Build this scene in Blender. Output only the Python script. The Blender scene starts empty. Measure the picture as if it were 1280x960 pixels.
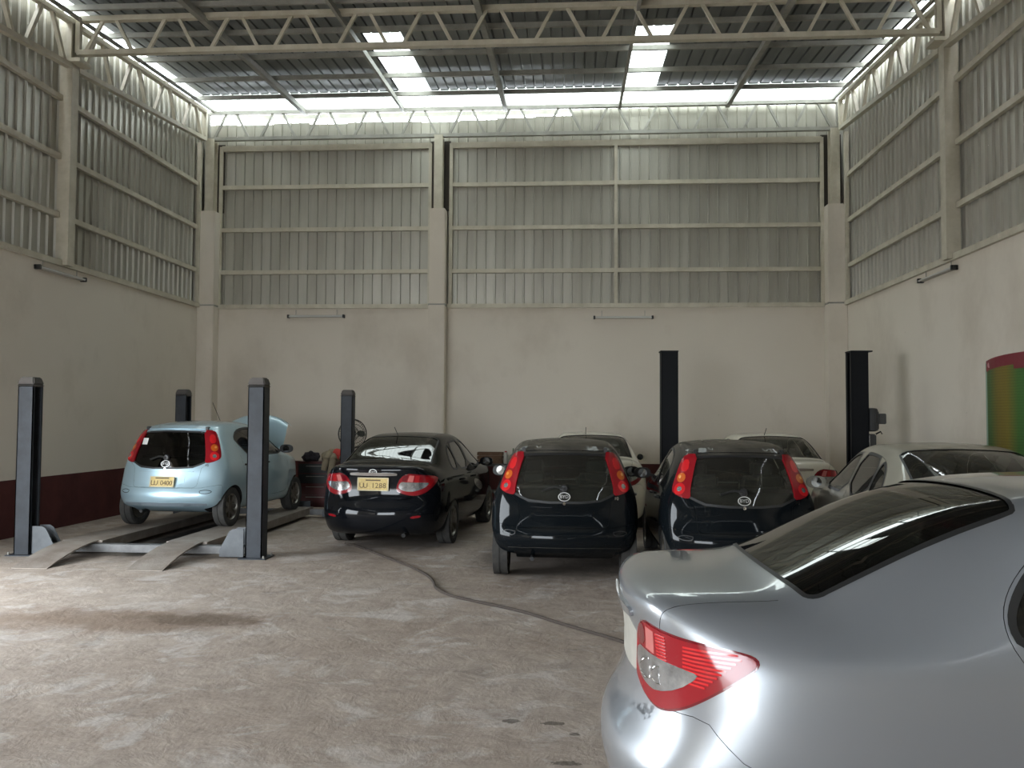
import bpy, bmesh, math, random
from mathutils import Vector, Matrix
from mathutils.bvhtree import BVHTree
from mathutils.geometry import delaunay_2d_cdt
random.seed(7)
S = bpy.context.scene
COL = S.collection

# ------------------------------------------------------------------ camera
F, YAW, PIT, ROL, CH = 1076.0, .0697, .0413, .0056, 1.72
cd = bpy.data.cameras.new('camera'); cam = bpy.data.objects.new('camera', cd); COL.objects.link(cam)
fw = Vector((-math.sin(YAW)*math.cos(PIT), math.cos(YAW)*math.cos(PIT), math.sin(PIT)))
r0 = Vector((math.cos(YAW), math.sin(YAW), 0)); u0 = r0.cross(fw)
rr = r0*math.cos(ROL) + u0*math.sin(ROL); uu = u0*math.cos(ROL) - r0*math.sin(ROL)
m = Matrix((rr, uu, -fw)).transposed().to_4x4(); m.translation = (0, 0, CH); cam.matrix_world = m
cd.sensor_width = 36; cd.lens = F/1280*36; cd.clip_start = .05; cd.clip_end = 300
S.camera = cam

# ------------------------------------------------------------------ sky, daylight, exposure
SKY = 1.0
w = bpy.data.worlds.new('overcast_sky'); S.world = w; w.use_nodes = True
nt = w.node_tree; bg = nt.nodes['Background']
bg.inputs[0].default_value = (.87, .94, 1.0, 1); bg.inputs[1].default_value = SKY * 12.0
S.view_settings.view_transform = 'Standard'; S.view_settings.look = 'None'
S.view_settings.gamma = 1; S.view_settings.use_curve_mapping = False
S.view_settings.exposure = 0.36
S.cycles.use_denoising = True
S.cycles.max_bounces = 8; S.cycles.diffuse_bounces = 5; S.cycles.transparent_max_bounces = 16
S.cycles.sample_clamp_indirect = 8
def portal(name, loc, rot, sx, sy):
    l = bpy.data.lights.new(name, 'AREA'); l.shape = 'RECTANGLE'; l.size = sx; l.size_y = sy
    l.cycles.is_portal = True
    o = bpy.data.objects.new(name, l); COL.objects.link(o); o.location = loc; o.rotation_euler = rot
# room extents
XL, XR, YB, YF, WH = -7.96, 5.54, 18.0, -4.0, 4.08
DOORF = (-7.4, -2.2, 4.4)          # opening in the front wall: x0, x1, height
DOORL = (3.9, 8.6, 3.5)           # opening in the left wall: y0, y1, height
portal('portal_front', ((DOORF[0]+DOORF[1])/2, YF-.02, DOORF[2]/2), (math.radians(90), 0, 0), DOORF[1]-DOORF[0], DOORF[2])
portal('portal_left', (XL-.02, (DOORL[0]+DOORL[1])/2, DOORL[2]/2), (math.radians(90), 0, math.radians(-90)), DOORL[1]-DOORL[0], DOORL[2])
portal('portal_roof', (-1.2, 16.6, 8.9), (0, 0, 0), 14.0, 5.0)

# ------------------------------------------------------------------ materials
MATS = {}
def nodes(name):
    mt = bpy.data.materials.new(name); mt.use_nodes = True
    n = mt.node_tree.nodes; return mt, n, mt.node_tree.links, n['Principled BSDF']
def mat(name, col, rough=.5, metal=0, var=0, scale=4, var_col=None, bump=0, bscale=40, coat=0, spec=.5, stretch=None, detail=6):
    if name in MATS: return MATS[name]
    mt, n, l, b = nodes(name)
    b.inputs['Base Color'].default_value = (*col, 1); b.inputs['Roughness'].default_value = rough
    b.inputs['Metallic'].default_value = metal; b.inputs['Coat Weight'].default_value = coat
    b.inputs['Coat Roughness'].default_value = .05
    b.inputs['Specular IOR Level'].default_value = spec
    if var or bump:
        tc = n.new('ShaderNodeTexCoord'); mp = n.new('ShaderNodeMapping'); l.new(tc.outputs['Object'], mp.inputs[0])
        if stretch: mp.inputs['Scale'].default_value = stretch
    if var:
        nz = n.new('ShaderNodeTexNoise'); nz.inputs['Scale'].default_value = scale; nz.inputs['Detail'].default_value = detail
        nz.inputs['Roughness'].default_value = .65
        l.new(mp.outputs[0], nz.inputs['Vector'])
        rp = n.new('ShaderNodeValToRGB'); rp.color_ramp.elements[0].position = .35; rp.color_ramp.elements[1].position = .68
        vc = var_col or tuple(c*(1-var) for c in col)
        rp.color_ramp.elements[0].color = (*vc, 1); rp.color_ramp.elements[1].color = (*col, 1)
        l.new(nz.outputs['Fac'], rp.inputs[0]); l.new(rp.outputs[0], b.inputs['Base Color'])
    if bump:
        n2 = n.new('ShaderNodeTexNoise'); n2.inputs['Scale'].default_value = bscale; n2.inputs['Detail'].default_value = 8
        bp = n.new('ShaderNodeBump'); bp.inputs['Strength'].default_value = bump; bp.inputs['Distance'].default_value = .02
        l.new(mp.outputs[0], n2.inputs['Vector']); l.new(n2.outputs['Fac'], bp.inputs['Height']); l.new(bp.outputs[0], b.inputs['Normal'])
    MATS[name] = mt; return mt
def paint(name, col, metal=.0, rough=.35, dust=0.0, dust_col=(.30, .27, .22), coat=1.0):
    """car paint with clear coat; the inner face of the panel is dark trim"""
    mt, n, l, b = nodes(name); out = n['Material Output']
    b.inputs['Base Color'].default_value = (*col, 1); b.inputs['Metallic'].default_value = metal
    b.inputs['Roughness'].default_value = rough; b.inputs['Coat Weight'].default_value = coat; b.inputs['Coat Roughness'].default_value = .06
    if max(col) < .05: b.inputs['Specular IOR Level'].default_value = .0
    if dust:
        tc = n.new('ShaderNodeTexCoord'); nz = n.new('ShaderNodeTexNoise'); nz.inputs['Scale'].default_value = 3; nz.inputs['Detail'].default_value = 7
        l.new(tc.outputs['Object'], nz.inputs['Vector'])
        geo = n.new('ShaderNodeNewGeometry'); sx = n.new('ShaderNodeSeparateXYZ'); l.new(geo.outputs['Normal'], sx.inputs[0])
        up = n.new('ShaderNodeMapRange'); up.inputs[1].default_value = .4; up.inputs[2].default_value = 1; up.inputs[3].default_value = .02; up.inputs[4].default_value = 1
        l.new(sx.outputs[2], up.inputs[0])
        mu = n.new('ShaderNodeMath'); mu.operation = 'MULTIPLY'; l.new(nz.outputs['Fac'], mu.inputs[0]); l.new(up.outputs[0], mu.inputs[1])
        mu2 = n.new('ShaderNodeMath'); mu2.operation = 'MULTIPLY'; mu2.use_clamp = True; l.new(mu.outputs[0], mu2.inputs[0]); mu2.inputs[1].default_value = dust*1.6
        df = n.new('ShaderNodeBsdfDiffuse'); df.inputs[0].default_value = (*dust_col, 1)
        mx = n.new('ShaderNodeMixShader'); l.new(mu2.outputs[0], mx.inputs[0]); l.new(b.outputs[0], mx.inputs[1]); l.new(df.outputs[0], mx.inputs[2])
        src = mx.outputs[0]
    else:
        src = b.outputs[0]; geo = n.new('ShaderNodeNewGeometry')
    inn = n.new('ShaderNodeBsdfDiffuse'); inn.inputs[0].default_value = (.05, .048, .045, 1)
    m2 = n.new('ShaderNodeMixShader'); l.new(geo.outputs['Backfacing'], m2.inputs[0]); l.new(src, m2.inputs[1]); l.new(inn.outputs[0], m2.inputs[2])
    l.new(m2.outputs[0], out.inputs[0]); MATS[name] = mt; return mt
def glass(name, tint, ior=1.5, rough=.02, dust=0.0):
    mt, n, l, b = nodes(name); out = n['Material Output']; n.remove(b)
    tr = n.new('ShaderNodeBsdfTransparent'); tr.inputs[0].default_value = (*tint, 1)
    gl = n.new('ShaderNodeBsdfGlossy'); gl.inputs[1].default_value = rough; gl.inputs[0].default_value = (1, 1, 1, 1)
    lw = n.new('ShaderNodeFresnel'); lw.inputs[0].default_value = ior
    mx = n.new('ShaderNodeMixShader'); l.new(lw.outputs[0], mx.inputs[0]); l.new(tr.outputs[0], mx.inputs[1]); l.new(gl.outputs[0], mx.inputs[2])
    if dust:
        df = n.new('ShaderNodeBsdfDiffuse'); df.inputs[0].default_value = (.42, .39, .32, 1)
        m2 = n.new('ShaderNodeMixShader'); m2.inputs[0].default_value = dust
        l.new(mx.outputs[0], m2.inputs[1]); l.new(df.outputs[0], m2.inputs[2]); l.new(m2.outputs[0], out.inputs[0])
    else: l.new(mx.outputs[0], out.inputs[0])
    MATS[name] = mt; return mt
def translucent_sheet():
    mt, n, l, b = nodes('translucent_roof_sheet'); out = n['Material Output']; n.remove(b)
    tr = n.new('ShaderNodeBsdfTransparent'); tr.inputs[0].default_value = (.33, .345, .32, 1)
    tl = n.new('ShaderNodeBsdfTranslucent'); tl.inputs[0].default_value = (.42, .43, .39, 1)
    mx = n.new('ShaderNodeMixShader'); mx.inputs[0].default_value = .35
    l.new(tr.outputs[0], mx.inputs[1]); l.new(tl.outputs[0], mx.inputs[2]); l.new(mx.outputs[0], out.inputs[0]); return mt
def wall_paint(name, band):
    """off-white limewash with dirty patches; red dado band below .82 m where the wall has one"""
    mt, n, l, b = nodes(name); b.inputs['Roughness'].default_value = .9; b.inputs['Specular IOR Level'].default_value = .15
    tc = n.new('ShaderNodeTexCoord')
    def noise(sc, det=6, stretch=(1, 1, 1), rough=.6):
        mp = n.new('ShaderNodeMapping'); mp.inputs['Scale'].default_value = stretch; l.new(tc.outputs['Object'], mp.inputs[0])
        z = n.new('ShaderNodeTexNoise'); z.inputs['Scale'].default_value = sc; z.inputs['Detail'].default_value = det; z.inputs['Roughness'].default_value = rough
        l.new(mp.outputs[0], z.inputs['Vector']); return z.outputs['Fac']
    def ramp(f, a, c, ca, cb):
        if a > c: a, c, ca, cb = c, a, cb, ca
        r = n.new('ShaderNodeValToRGB'); r.color_ramp.elements[0].position = a; r.color_ramp.elements[1].position = c
        r.color_ramp.elements[0].color = (*ca, 1); r.color_ramp.elements[1].color = (*cb, 1); l.new(f, r.inputs[0]); return r.outputs[0]
    base = ramp(noise(.35, 3), .2, .8, (.60, .54, .455), (.655, .595, .51))
    dirt = ramp(noise(.7, 8, (1, 1, .7), .62), .50, .30, (0, 0, 0), (1, 1, 1))
    spots = ramp(noise(4.5, 4), .29, .25, (0, 0, 0), (1, 1, 1))
    mx = n.new('ShaderNodeMix'); mx.data_type = 'RGBA'
    mf = n.new('ShaderNodeMath'); mf.operation = 'MULTIPLY'; mf.inputs[1].default_value = .40; l.new(dirt, mf.inputs[0])
    l.new(mf.outputs[0], mx.inputs[0]); l.new(base, mx.inputs[6]); mx.inputs[7].default_value = (.40, .34, .27, 1)
    m3 = n.new('ShaderNodeMix'); m3.data_type = 'RGBA'; m4 = n.new('ShaderNodeMath'); m4.operation = 'MULTIPLY'; m4.inputs[1].default_value = .5
    l.new(spots, m4.inputs[0]); l.new(m4.outputs[0], m3.inputs[0]); l.new(mx.outputs[2], m3.inputs[6]); m3.inputs[7].default_value = (.30, .26, .21, 1)
    cur = m3.outputs[2]
    if band:
        sp = n.new('ShaderNodeSeparateXYZ'); l.new(tc.outputs['Object'], sp.inputs[0])
        lt = n.new('ShaderNodeMath'); lt.operation = 'LESS_THAN'; lt.inputs[1].default_value = .82; l.new(sp.outputs[2], lt.inputs[0])
        red = ramp(noise(2.2, 8), .3, .7, (.060, .020, .019), (.092, .030, .027))
        m2 = n.new('ShaderNodeMix'); m2.data_type = 'RGBA'; l.new(lt.outputs[0], m2.inputs[0]); l.new(cur, m2.inputs[6]); l.new(red, m2.inputs[7]); cur = m2.outputs[2]
    l.new(cur, b.inputs['Base Color'])
    bp = n.new('ShaderNodeBump'); bp.inputs['Strength'].default_value = .15; bp.inputs['Distance'].default_value = .02
    l.new(noise(6, 8), bp.inputs['Height']); l.new(bp.outputs[0], b.inputs['Normal'])
    return mt
def concrete():
    mt, n, l, b = nodes('dusty_concrete'); b.inputs['Specular IOR Level'].default_value = .25
    tc = n.new('ShaderNodeTexCoord')
    def noise(sc, det=8, stretch=(1, 1, 1), rough=.62, off=(0, 0, 0), dist=0):
        mp = n.new('ShaderNodeMapping'); mp.inputs['Scale'].default_value = stretch; mp.inputs['Location'].default_value = off; l.new(tc.outputs['Object'], mp.inputs[0])
        z = n.new('ShaderNodeTexNoise'); z.inputs['Scale'].default_value = sc; z.inputs['Detail'].default_value = det; z.inputs['Roughness'].default_value = rough; z.inputs['Distortion'].default_value = dist
        l.new(mp.outputs[0], z.inputs['Vector']); return z.outputs['Fac']
    def ramp(f, a, c, ca, cb):
        if a > c: a, c, ca, cb = c, a, cb, ca
        r = n.new('ShaderNodeValToRGB'); r.color_ramp.elements[0].position = a; r.color_ramp.elements[1].position = c
        r.color_ramp.elements[0].color = (*ca, 1); r.color_ramp.elements[1].color = (*cb, 1); l.new(f, r.inputs[0]); return r.outputs[0]
    def mixc(fac, a, c, amt=1):
        k = n.new('ShaderNodeMath'); k.operation = 'MULTIPLY'; k.inputs[1].default_value = amt; l.new(fac, k.inputs[0])
        x = n.new('ShaderNodeMix'); x.data_type = 'RGBA'; l.new(k.outputs[0], x.inputs[0]); l.new(a, x.inputs[6])
        if isinstance(c, tuple): x.inputs[7].default_value = (*c, 1)
        else: l.new(c, x.inputs[7])
        return x.outputs[2]
    def blob(cx, cy, sx, sy, warp=.5, hard=.25, wsc=1.6):
        """soft-edged stain with a ragged outline"""
        mp = n.new('ShaderNodeMapping'); mp.inputs['Location'].default_value = (-cx/sx, -cy/sy, 0); mp.inputs['Scale'].default_value = (1/sx, 1/sy, 0); l.new(tc.outputs['Object'], mp.inputs[0])
        ln = n.new('ShaderNodeVectorMath'); ln.operation = 'LENGTH'; l.new(mp.outputs[0], ln.inputs[0])
        a = n.new('ShaderNodeMath'); a.operation = 'MULTIPLY_ADD'; a.inputs[1].default_value = warp*2; l.new(noise(wsc, 6, off=(cx, cy, 0)), a.inputs[0]); l.new(ln.outputs['Value'], a.inputs[2])
        mr = n.new('ShaderNodeMapRange'); mr.inputs[1].default_value = 1+warp-hard; mr.inputs[2].default_value = 1+warp+hard; mr.inputs[3].default_value = 1; mr.inputs[4].default_value = 0
        mr.interpolation_type = 'SMOOTHSTEP'; l.new(a.outputs[0], mr.inputs[0]); return mr.outputs[0]
    base = ramp(noise(.32, 8), .30, .70, (.36, .29, .235), (.50, .435, .38))
    fine = ramp(noise(5, 10, (1, 1, 1), .75), .3, .72, (.62, .60, .58), (1.18, 1.17, 1.16))
    mu = n.new('ShaderNodeMix'); mu.data_type = 'RGBA'; mu.blend_type = 'MULTIPLY'; mu.inputs[0].default_value = .75; l.new(base, mu.inputs[6]); l.new(fine, mu.inputs[7])
    cur = mu.outputs[2]
    white = ramp(noise(1.7, 9, (1, 1, 1), .7, (3, 8, 0), .6), .53, .63, (0, 0, 0), (1, 1, 1))
    cur = mixc(white, cur, (.62, .58, .55), .55)
    dark = ramp(noise(2.8, 9, (1, 1, 1), .72, (9, 2, 0), .8), .44, .34, (0, 0, 0), (1, 1, 1))
    cur = mixc(dark, cur, (.22, .185, .155), .5)
    cur = mixc(blob(-3.9, 7.15, 1.05, .40, 1.3, .55, 2.6), cur, (.22, .155, .11), .8)      # damp patch before the lift
    cur = mixc(blob(-3.15, 7.22, .55, .20, 1.4, .5, 4.5), cur, (.13, .09, .062), .75)
    cur = mixc(blob(-5.4, 12.6, .46, 2.3, .2), cur, (.018, .017, .016), .95)  # oil between the lift runways, the shadow there painted in with it
    cur = mixc(blob(-.2, 10.9, 1.0, 1.5), cur, (.12, .10, .085), .7)          # darker floor under the parked cars
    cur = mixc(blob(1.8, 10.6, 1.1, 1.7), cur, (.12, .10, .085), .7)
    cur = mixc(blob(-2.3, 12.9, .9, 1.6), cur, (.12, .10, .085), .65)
    for q in ((-.34, 4.98, .05, .035), (-.10, 4.96, .06, .03), (-.03, 4.40, .07, .03), (.02, 4.8, .03, .02)):
        cur = mixc(blob(*q, .9, .10, 30), cur, (.09, .075, .06), .75)
    l.new(cur, b.inputs['Base Color'])
    rg = ramp(noise(1.4, 6), .3, .7, (.62, .62, .62), (.95, .95, .95)); l.new(rg, b.inputs['Roughness'])
    h1 = noise(3.2, 10, (1, 1, 1), .7, (1, 5, 0), .5); h2 = noise(28, 6)
    ad = n.new('ShaderNodeMath'); ad.operation = 'MULTIPLY_ADD'; ad.inputs[1].default_value = .18; l.new(h2, ad.inputs[0]); l.new(h1, ad.inputs[2])
    bp = n.new('ShaderNodeBump'); bp.inputs['Strength'].default_value = .45; bp.inputs['Distance'].default_value = .05
    l.new(ad.outputs[0], bp.inputs['Height']); l.new(bp.outputs[0], b.inputs['Normal'])
    return mt
def text_poster():
    """green banner, yellow-brown middle; hangs on the wall"""
    mt, n, l, b = nodes('banner_print'); b.inputs['Roughness'].default_value = .55
    tc = n.new('ShaderNodeTexCoord'); sp = n.new('ShaderNodeSeparateXYZ'); l.new(tc.outputs['Object'], sp.inputs[0])
    r = n.new('ShaderNodeValToRGB'); e = r.color_ramp.elements
    e[0].position = 0; e[0].color = (.05, .10, .022, 1); e[1].position = 1; e[1].color = (.03, .13, .025, 1)
    for ps, c in ((.14, (.055, .115, .025)), (.34, (.16, .12, .018)), (.52, (.17, .13, .016)), (.70, (.05, .13, .022))):
        k = e.new(ps); k.color = (*c, 1)
    mr = n.new('ShaderNodeMapRange'); mr.inputs[1].default_value = 0; mr.inputs[2].default_value = -1.1; l.new(sp.outputs[1], mr.inputs[0]); l.new(mr.outputs[0], r.inputs[0])
    wv = n.new('ShaderNodeTexWave'); wv.bands_direction = 'Z'; wv.inputs['Scale'].default_value = 9; wv.inputs['Distortion'].default_value = 1.5; l.new(tc.outputs['Object'], wv.inputs['Vector'])
    mx = n.new('ShaderNodeMix'); mx.data_type = 'RGBA'; mx.blend_type = 'MULTIPLY'; mx.inputs[0].default_value = .22
    l.new(r.outputs[0], mx.inputs[6]); l.new(wv.outputs['Color'], mx.inputs[7]); l.new(mx.outputs[2], b.inputs['Base Color']); return mt

M_WALL = wall_paint('limewashed_wall', False); M_BAND = wall_paint('limewashed_wall_with_red_dado', True)
M_FLOOR = concrete()
M_ZINC = mat('galvanised_sheet', (.47, .455, .395), .40, .4, .35, 1.2, (.345, .325, .275), stretch=(1.5, 1.5, .8))
M_ROOF = mat('aged_roof_sheet', (.24, .25, .25), .5, .5, .4, 1.2)
M_STEEL = mat('cream_painted_steel', (.56, .52, .42), .6, .0, .3, 3, (.43, .39, .30))
M_STEELD = mat('grey_primed_and_backlit_steel', (.36, .35, .31), .6, .2, .3, 3)
M_LIGHTSHEET = translucent_sheet()
M_POST = mat('slate_blue_post', (.043, .049, .058), .55, .05, .35, 5, (.030, .033, .038), spec=.3)
M_BLACK = mat('black_post_paint', (.007, .008, .010), .6, 0, spec=.2)
M_PLASTIC = mat('black_plastic', (.018, .018, .018), .45)
M_RUBBER = mat('tyre_rubber', (.028, .027, .026), .85, 0, .3, 12, (.05, .047, .042))
M_RIM = mat('alloy_rim', (.32, .31, .29), .35, .8, .3, 6, (.16, .14, .11))
M_RAMP = mat('worn_steel_runway', (.36, .32, .28), .6, .25, .45, 3, (.22, .18, .15), bump=.15)
M_CHROME = mat('chrome', (.75, .75, .75), .12, 1)
M_SEAT = mat('dark_seat_cloth', (.045, .045, .048), .9)
M_SEATL = mat('grey_seat_cloth', (.16, .155, .14), .9)
M_LINER = mat('wheel_arch_liner', (.012, .012, .012), .9)
M_RED = mat('red_lamp_plastic', (.27, .008, .014), .15, 0, coat=.3)
M_RED2 = mat('bright_red_lamp_plastic', (.62, .015, .02), .15, 0, coat=1)
M_REDD = mat('deep_red_lamp_plastic', (.16, .006, .012), .12, 0, coat=1)
M_ORANGE = mat('amber_lamp_plastic', (.55, .11, .015), .15, 0, coat=1)
M_CLEAR = mat('silvered_clear_lamp', (.62, .62, .62), .18, .75, .5, 14, (.25, .25, .25), coat=1)
M_PLATE = mat('gold_plate', (.56, .42, .14), .45, .1, .3, 30, (.42, .30, .10))
M_PLATET = mat('brown_plate_lettering', (.09, .055, .02), .6)
M_WHITE = mat('white_enamel', (.45, .43, .38), .45, 0, .2, 5)
M_TUBE = mat('unlit_white_tube', (.48, .47, .44), .3)
M_GLASSD = glass('dark_tinted_glass', (.09, .10, .09))
M_GLASSM = glass('green_tinted_glass', (.42, .47, .40), dust=.04)
M_GLASSF = glass('faintly_tinted_glass', (.55, .60, .54), dust=.03)
M_GLASSB = glass('black_privacy_glass', (.035, .037, .034), ior=1.6)
P_SILVER = paint('silver_paint', (.34, .36, .385), .65, .34)
P_GREY = paint('dusty_champagne_paint', (.30, .28, .23), .5, .45, dust=.5, dust_col=(.34, .31, .25))
P_BLACK = paint('black_paint', (.005, .006, .008), .0, .3, dust=.14, coat=.6)
P_NAVY = paint('blue_black_paint', (.003, .005, .007), .0, .3, dust=.45, coat=.45)
P_BLUE = paint('ice_blue_paint', (.42, .58, .66), .45, .36, dust=.08)
P_WHITE = paint('cream_white_paint', (.72, .68, .56), 0, .4, dust=.12)

# ------------------------------------------------------------------ mesh helpers
class MB:
    def __init__(s): s.v = []; s.f = []
    def add(s, vs, fs):
        k = len(s.v); s.v += [tuple(v) for v in vs]; s.f += [tuple(k+i for i in f) for f in fs]; return s
    def box(s, x0, x1, y0, y1, z0, z1):
        return s.add([(x0,y0,z0),(x1,y0,z0),(x1,y1,z0),(x0,y1,z0),(x0,y0,z1),(x1,y0,z1),(x1,y1,z1),(x0,y1,z1)],
                     [(3,2,1,0),(4,5,6,7),(0,1,5,4),(1,2,6,5),(2,3,7,6),(3,0,4,7)])
    def beam(s, a, b, w, h, up=(0, 0, 1)):
        a, b = Vector(a), Vector(b); d = (b-a).normalized(); sd = d.cross(Vector(up))
        if sd.length < 1e-4: sd = d.cross(Vector((0, 1, 0)))
        sd.normalize(); u = sd.cross(d); sd *= w/2; u *= h/2
        vs = [a-sd-u, a+sd-u, a+sd+u, a-sd+u, b-sd-u, b+sd-u, b+sd+u, b-sd+u]
        return s.add(vs, [(0,1,2,3),(7,6,5,4),(4,5,1,0),(5,6,2,1),(6,7,3,2),(7,4,0,3)])
    def prism(s, pts, fn, a, b):
        """pts 2-d outline; fn(p, q, t) -> 3-d"""
        n = len(pts); vs = [fn(p, q, a) for p, q in pts]+[fn(p, q, b) for p, q in pts]
        return s.add(vs, [tuple(range(n-1, -1, -1)), tuple(range(n, 2*n))]+[(i, (i+1) % n, n+(i+1) % n, n+i) for i in range(n)])
    def tube(s, pts, r, n=8, caps=True, closed=False):
        pts = [Vector(p) for p in pts]; rings = []; k0 = len(s.v); N = len(pts)
        prev = None
        for i, p in enumerate(pts):
            if closed: t = pts[(i+1) % N]-pts[i-1]
            else: t = pts[min(i+1, N-1)]-pts[max(i-1, 0)]
            t.normalize()
            ref = Vector((0, 0, 1)) if abs(t.z) < .9 else Vector((1, 0, 0))
            sd = t.cross(ref).normalized(); u = sd.cross(t)
            rad = r[i] if isinstance(r, (list, tuple)) else r
            for k in range(n):
                a = 2*math.pi*k/n; s.v.append(tuple(p+sd*math.cos(a)*rad+u*math.sin(a)*rad))
        for i in range(N if closed else N-1):
            j = (i+1) % N
            for k in range(n):
                s.f.append((k0+i*n+k, k0+i*n+(k+1) % n, k0+j*n+(k+1) % n, k0+j*n+k))
        if caps and not closed:
            s.f.append(tuple(k0+k for k in range(n-1, -1, -1))); s.f.append(tuple(k0+(N-1)*n+k for k in range(n)))
        return s
    def lathe(s, prof, n=24, ax='z', c=(0, 0, 0), caps=True):
        """prof: (radius, height) pairs turned about an axis"""
        k0 = len(s.v)
        for r, h in prof:
            for k in range(n):
                a = 2*math.pi*k/n; p, q = r*math.cos(a), r*math.sin(a)
                v = (p, q, h) if ax == 'z' else (h, p, q) if ax == 'x' else (q, h, p)
                s.v.append((v[0]+c[0], v[1]+c[1], v[2]+c[2]))
        for i in range(len(prof)-1):
            for k in range(n): s.f.append((k0+i*n+k, k0+i*n+(k+1) % n, k0+(i+1)*n+(k+1) % n, k0+(i+1)*n+k))
        if caps:
            s.f.append(tuple(k0+k for k in range(n-1, -1, -1))); s.f.append(tuple(k0+(len(prof)-1)*n+k for k in range(n)))
        return s
    def mesh(s, name, smooth=False, bevel=0, fix=True):
        me = bpy.data.meshes.new(name); me.from_pydata(s.v, [], s.f)
        if fix or bevel:
            bm = bmesh.new(); bm.from_mesh(me)
            if bevel: bmesh.ops.bevel(bm, geom=bm.edges[:], offset=bevel, segments=2, affect='EDGES', clamp_overlap=True)
            bmesh.ops.recalc_face_normals(bm, faces=bm.faces[:]); bm.to_mesh(me); bm.free()
        if smooth: shade(me, 40)
        return me
def shade(me, ang=40):
    me.polygons.foreach_set('use_smooth', [True]*len(me.polygons)); me.set_sharp_from_angle(angle=math.radians(ang)); me.update()
def place(name, me, mt, parent=None, loc=(0, 0, 0), rot=(0, 0, 0), scale=(1, 1, 1), kind=None, label=None):
    """one mesh object; the material sits on the object so alike parts can share mesh data"""
    if isinstance(me, MB): me = me.mesh(name)
    if not me.materials: me.materials.append(None)
    o = bpy.data.objects.new(name, me); COL.objects.link(o)
    o.material_slots[0].link = 'OBJECT'; o.material_slots[0].material = mt
    o.location = loc; o.rotation_euler = rot; o.scale = scale
    if parent: o.parent = parent
    if kind: o['kind'] = kind
    if label: o['label'] = label
    return o
def root(name, label, cat, loc=(0, 0, 0), rz=0, group=None):
    o = bpy.data.objects.new(name, None); o.empty_display_size = .2; COL.objects.link(o)
    o.location = loc; o.rotation_euler = (0, 0, rz); tag(o, label, cat, group); return o
def tag(o, label, cat, group=None):
    o['label'] = label; o['category'] = cat
    if group: o['group'] = group
    return o
def text_mesh(body, size, extrude=.001):
    c = bpy.data.curves.new('lettering', 'FONT'); c.body = body; c.size = size; c.extrude = extrude; c.align_x = 'CENTER'; c.align_y = 'CENTER'; c.resolution_u = 3
    o = bpy.data.objects.new('lettering', c); COL.objects.link(o); dg = bpy.context.evaluated_depsgraph_get()
    me = bpy.data.meshes.new_from_object(o.evaluated_get(dg)); bpy.data.objects.remove(o); bpy.data.curves.remove(c)
    me.materials.clear(); return me
def chaikin(p, n=2, closed=True):
    for _ in range(n):
        q = []
        N = len(p)
        for i in range(N if closed else N-1):
            a, b = p[i], p[(i+1) % N]
            q += [tuple(.75*u+.25*v for u, v in zip(a, b)), tuple(.25*u+.75*v for u, v in zip(a, b))]
        if not closed: q = [p[0]]+q+[p[-1]]
        p = q
    return p

# ------------------------------------------------------------------ the building
def zr(y): return 8.50-.073*(18-y)           # underside of the roof sheets
me = MB().add([(XL-.2, YF, 0), (XR+.2, YF, 0), (XR+.2, YB+.2, 0), (XL-.2, YB+.2, 0)], [(0, 1, 2, 3)]).mesh('floor')
place('floor', me, M_FLOOR, kind='structure')
M_YARD = mat('pale_yard_concrete', (.55, .52, .48), .9, 0, .2, .6)
place('yard_ground', MB().box(-45, 45, -50, 45, -.30, -.04).mesh('yard_ground'), M_YARD, kind='structure')
wb = place('wall_back', MB().box(XL-.2, XR+.2, YB, YB+.2, 0, WH), M_BAND, kind='structure')
b = MB().box(XL-.2, XL, YF, DOORL[0], 0, WH); b.box(XL-.2, XL, DOORL[1], YB, 0, WH); b.box(XL-.2, XL, DOORL[0], DOORL[1], DOORL[2], WH)
wl = place('wall_left', b, M_BAND, kind='structure')
wr = place('wall_right', MB().box(XR, XR+.2, YF, YB, 0, WH), M_WALL, kind='structure')
b = MB().box(XL-.2, DOORF[0], YF-.2, YF, 0, zr(YF)); b.box(DOORF[1], XR+.2, YF-.2, YF, 0, zr(YF)); b.box(DOORF[0], DOORF[1], YF-.2, YF, DOORF[2], zr(YF))
wf = place('wall_front', b, M_WALL, kind='structure')

# corrugated sheets: unit mesh, 1 wide, 1 long, ribs standing towards local -y
def corrugated(ribs):
    b = MB(); prof = []
    for k in range(ribs):
        x = k/ribs; q = 1/ribs
        prof += [(x, 0), (x+q*.80, 0), (x+q*.85, -.034), (x+q*.94, -.034), (x+q*.99, 0)]
    prof.append((1, 0))
    n = len(prof); b.v = [(p, d, 0) for p, d in prof]+[(p, d, 1) for p, d in prof]
    b.f = [(i, i+1, n+i+1, n+i) for i in range(n-1)]
    return b.mesh('corrugated_sheet', fix=False)
SHEET4 = corrugated(4); SHEET2 = corrugated(2)
n = 17; wd = (XR-XL+.34)/n
for i in range(n):
    x = XL-.17+i*wd
    top = (8.15 if x < -2.2 else 8.21 if x < 0 else 8.36) + random.uniform(-.03, .03)
    place('metal_sheet', SHEET4, M_ZINC, wb, (x, YB+.10, WH-.02), (0, 0, 0), (wd, 1, top-WH))
yy = YF; k = 0
while yy < YB+.12:
    wd = .8 if yy+1.0 < YB else YB+.13-yy
    top = zr(yy+wd/2)-.04
    place('metal_sheet', SHEET4, M_ZINC, wl, (XL-.10, yy, WH-.02), (0, 0, math.radians(90)), (wd, 1, top-WH))
    place('metal_sheet', SHEET4, M_ZINC, wr, (XR+.10, yy+wd, WH-.02), (0, 0, math.radians(-90)), (wd, 1, top-WH))
    yy += wd
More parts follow.
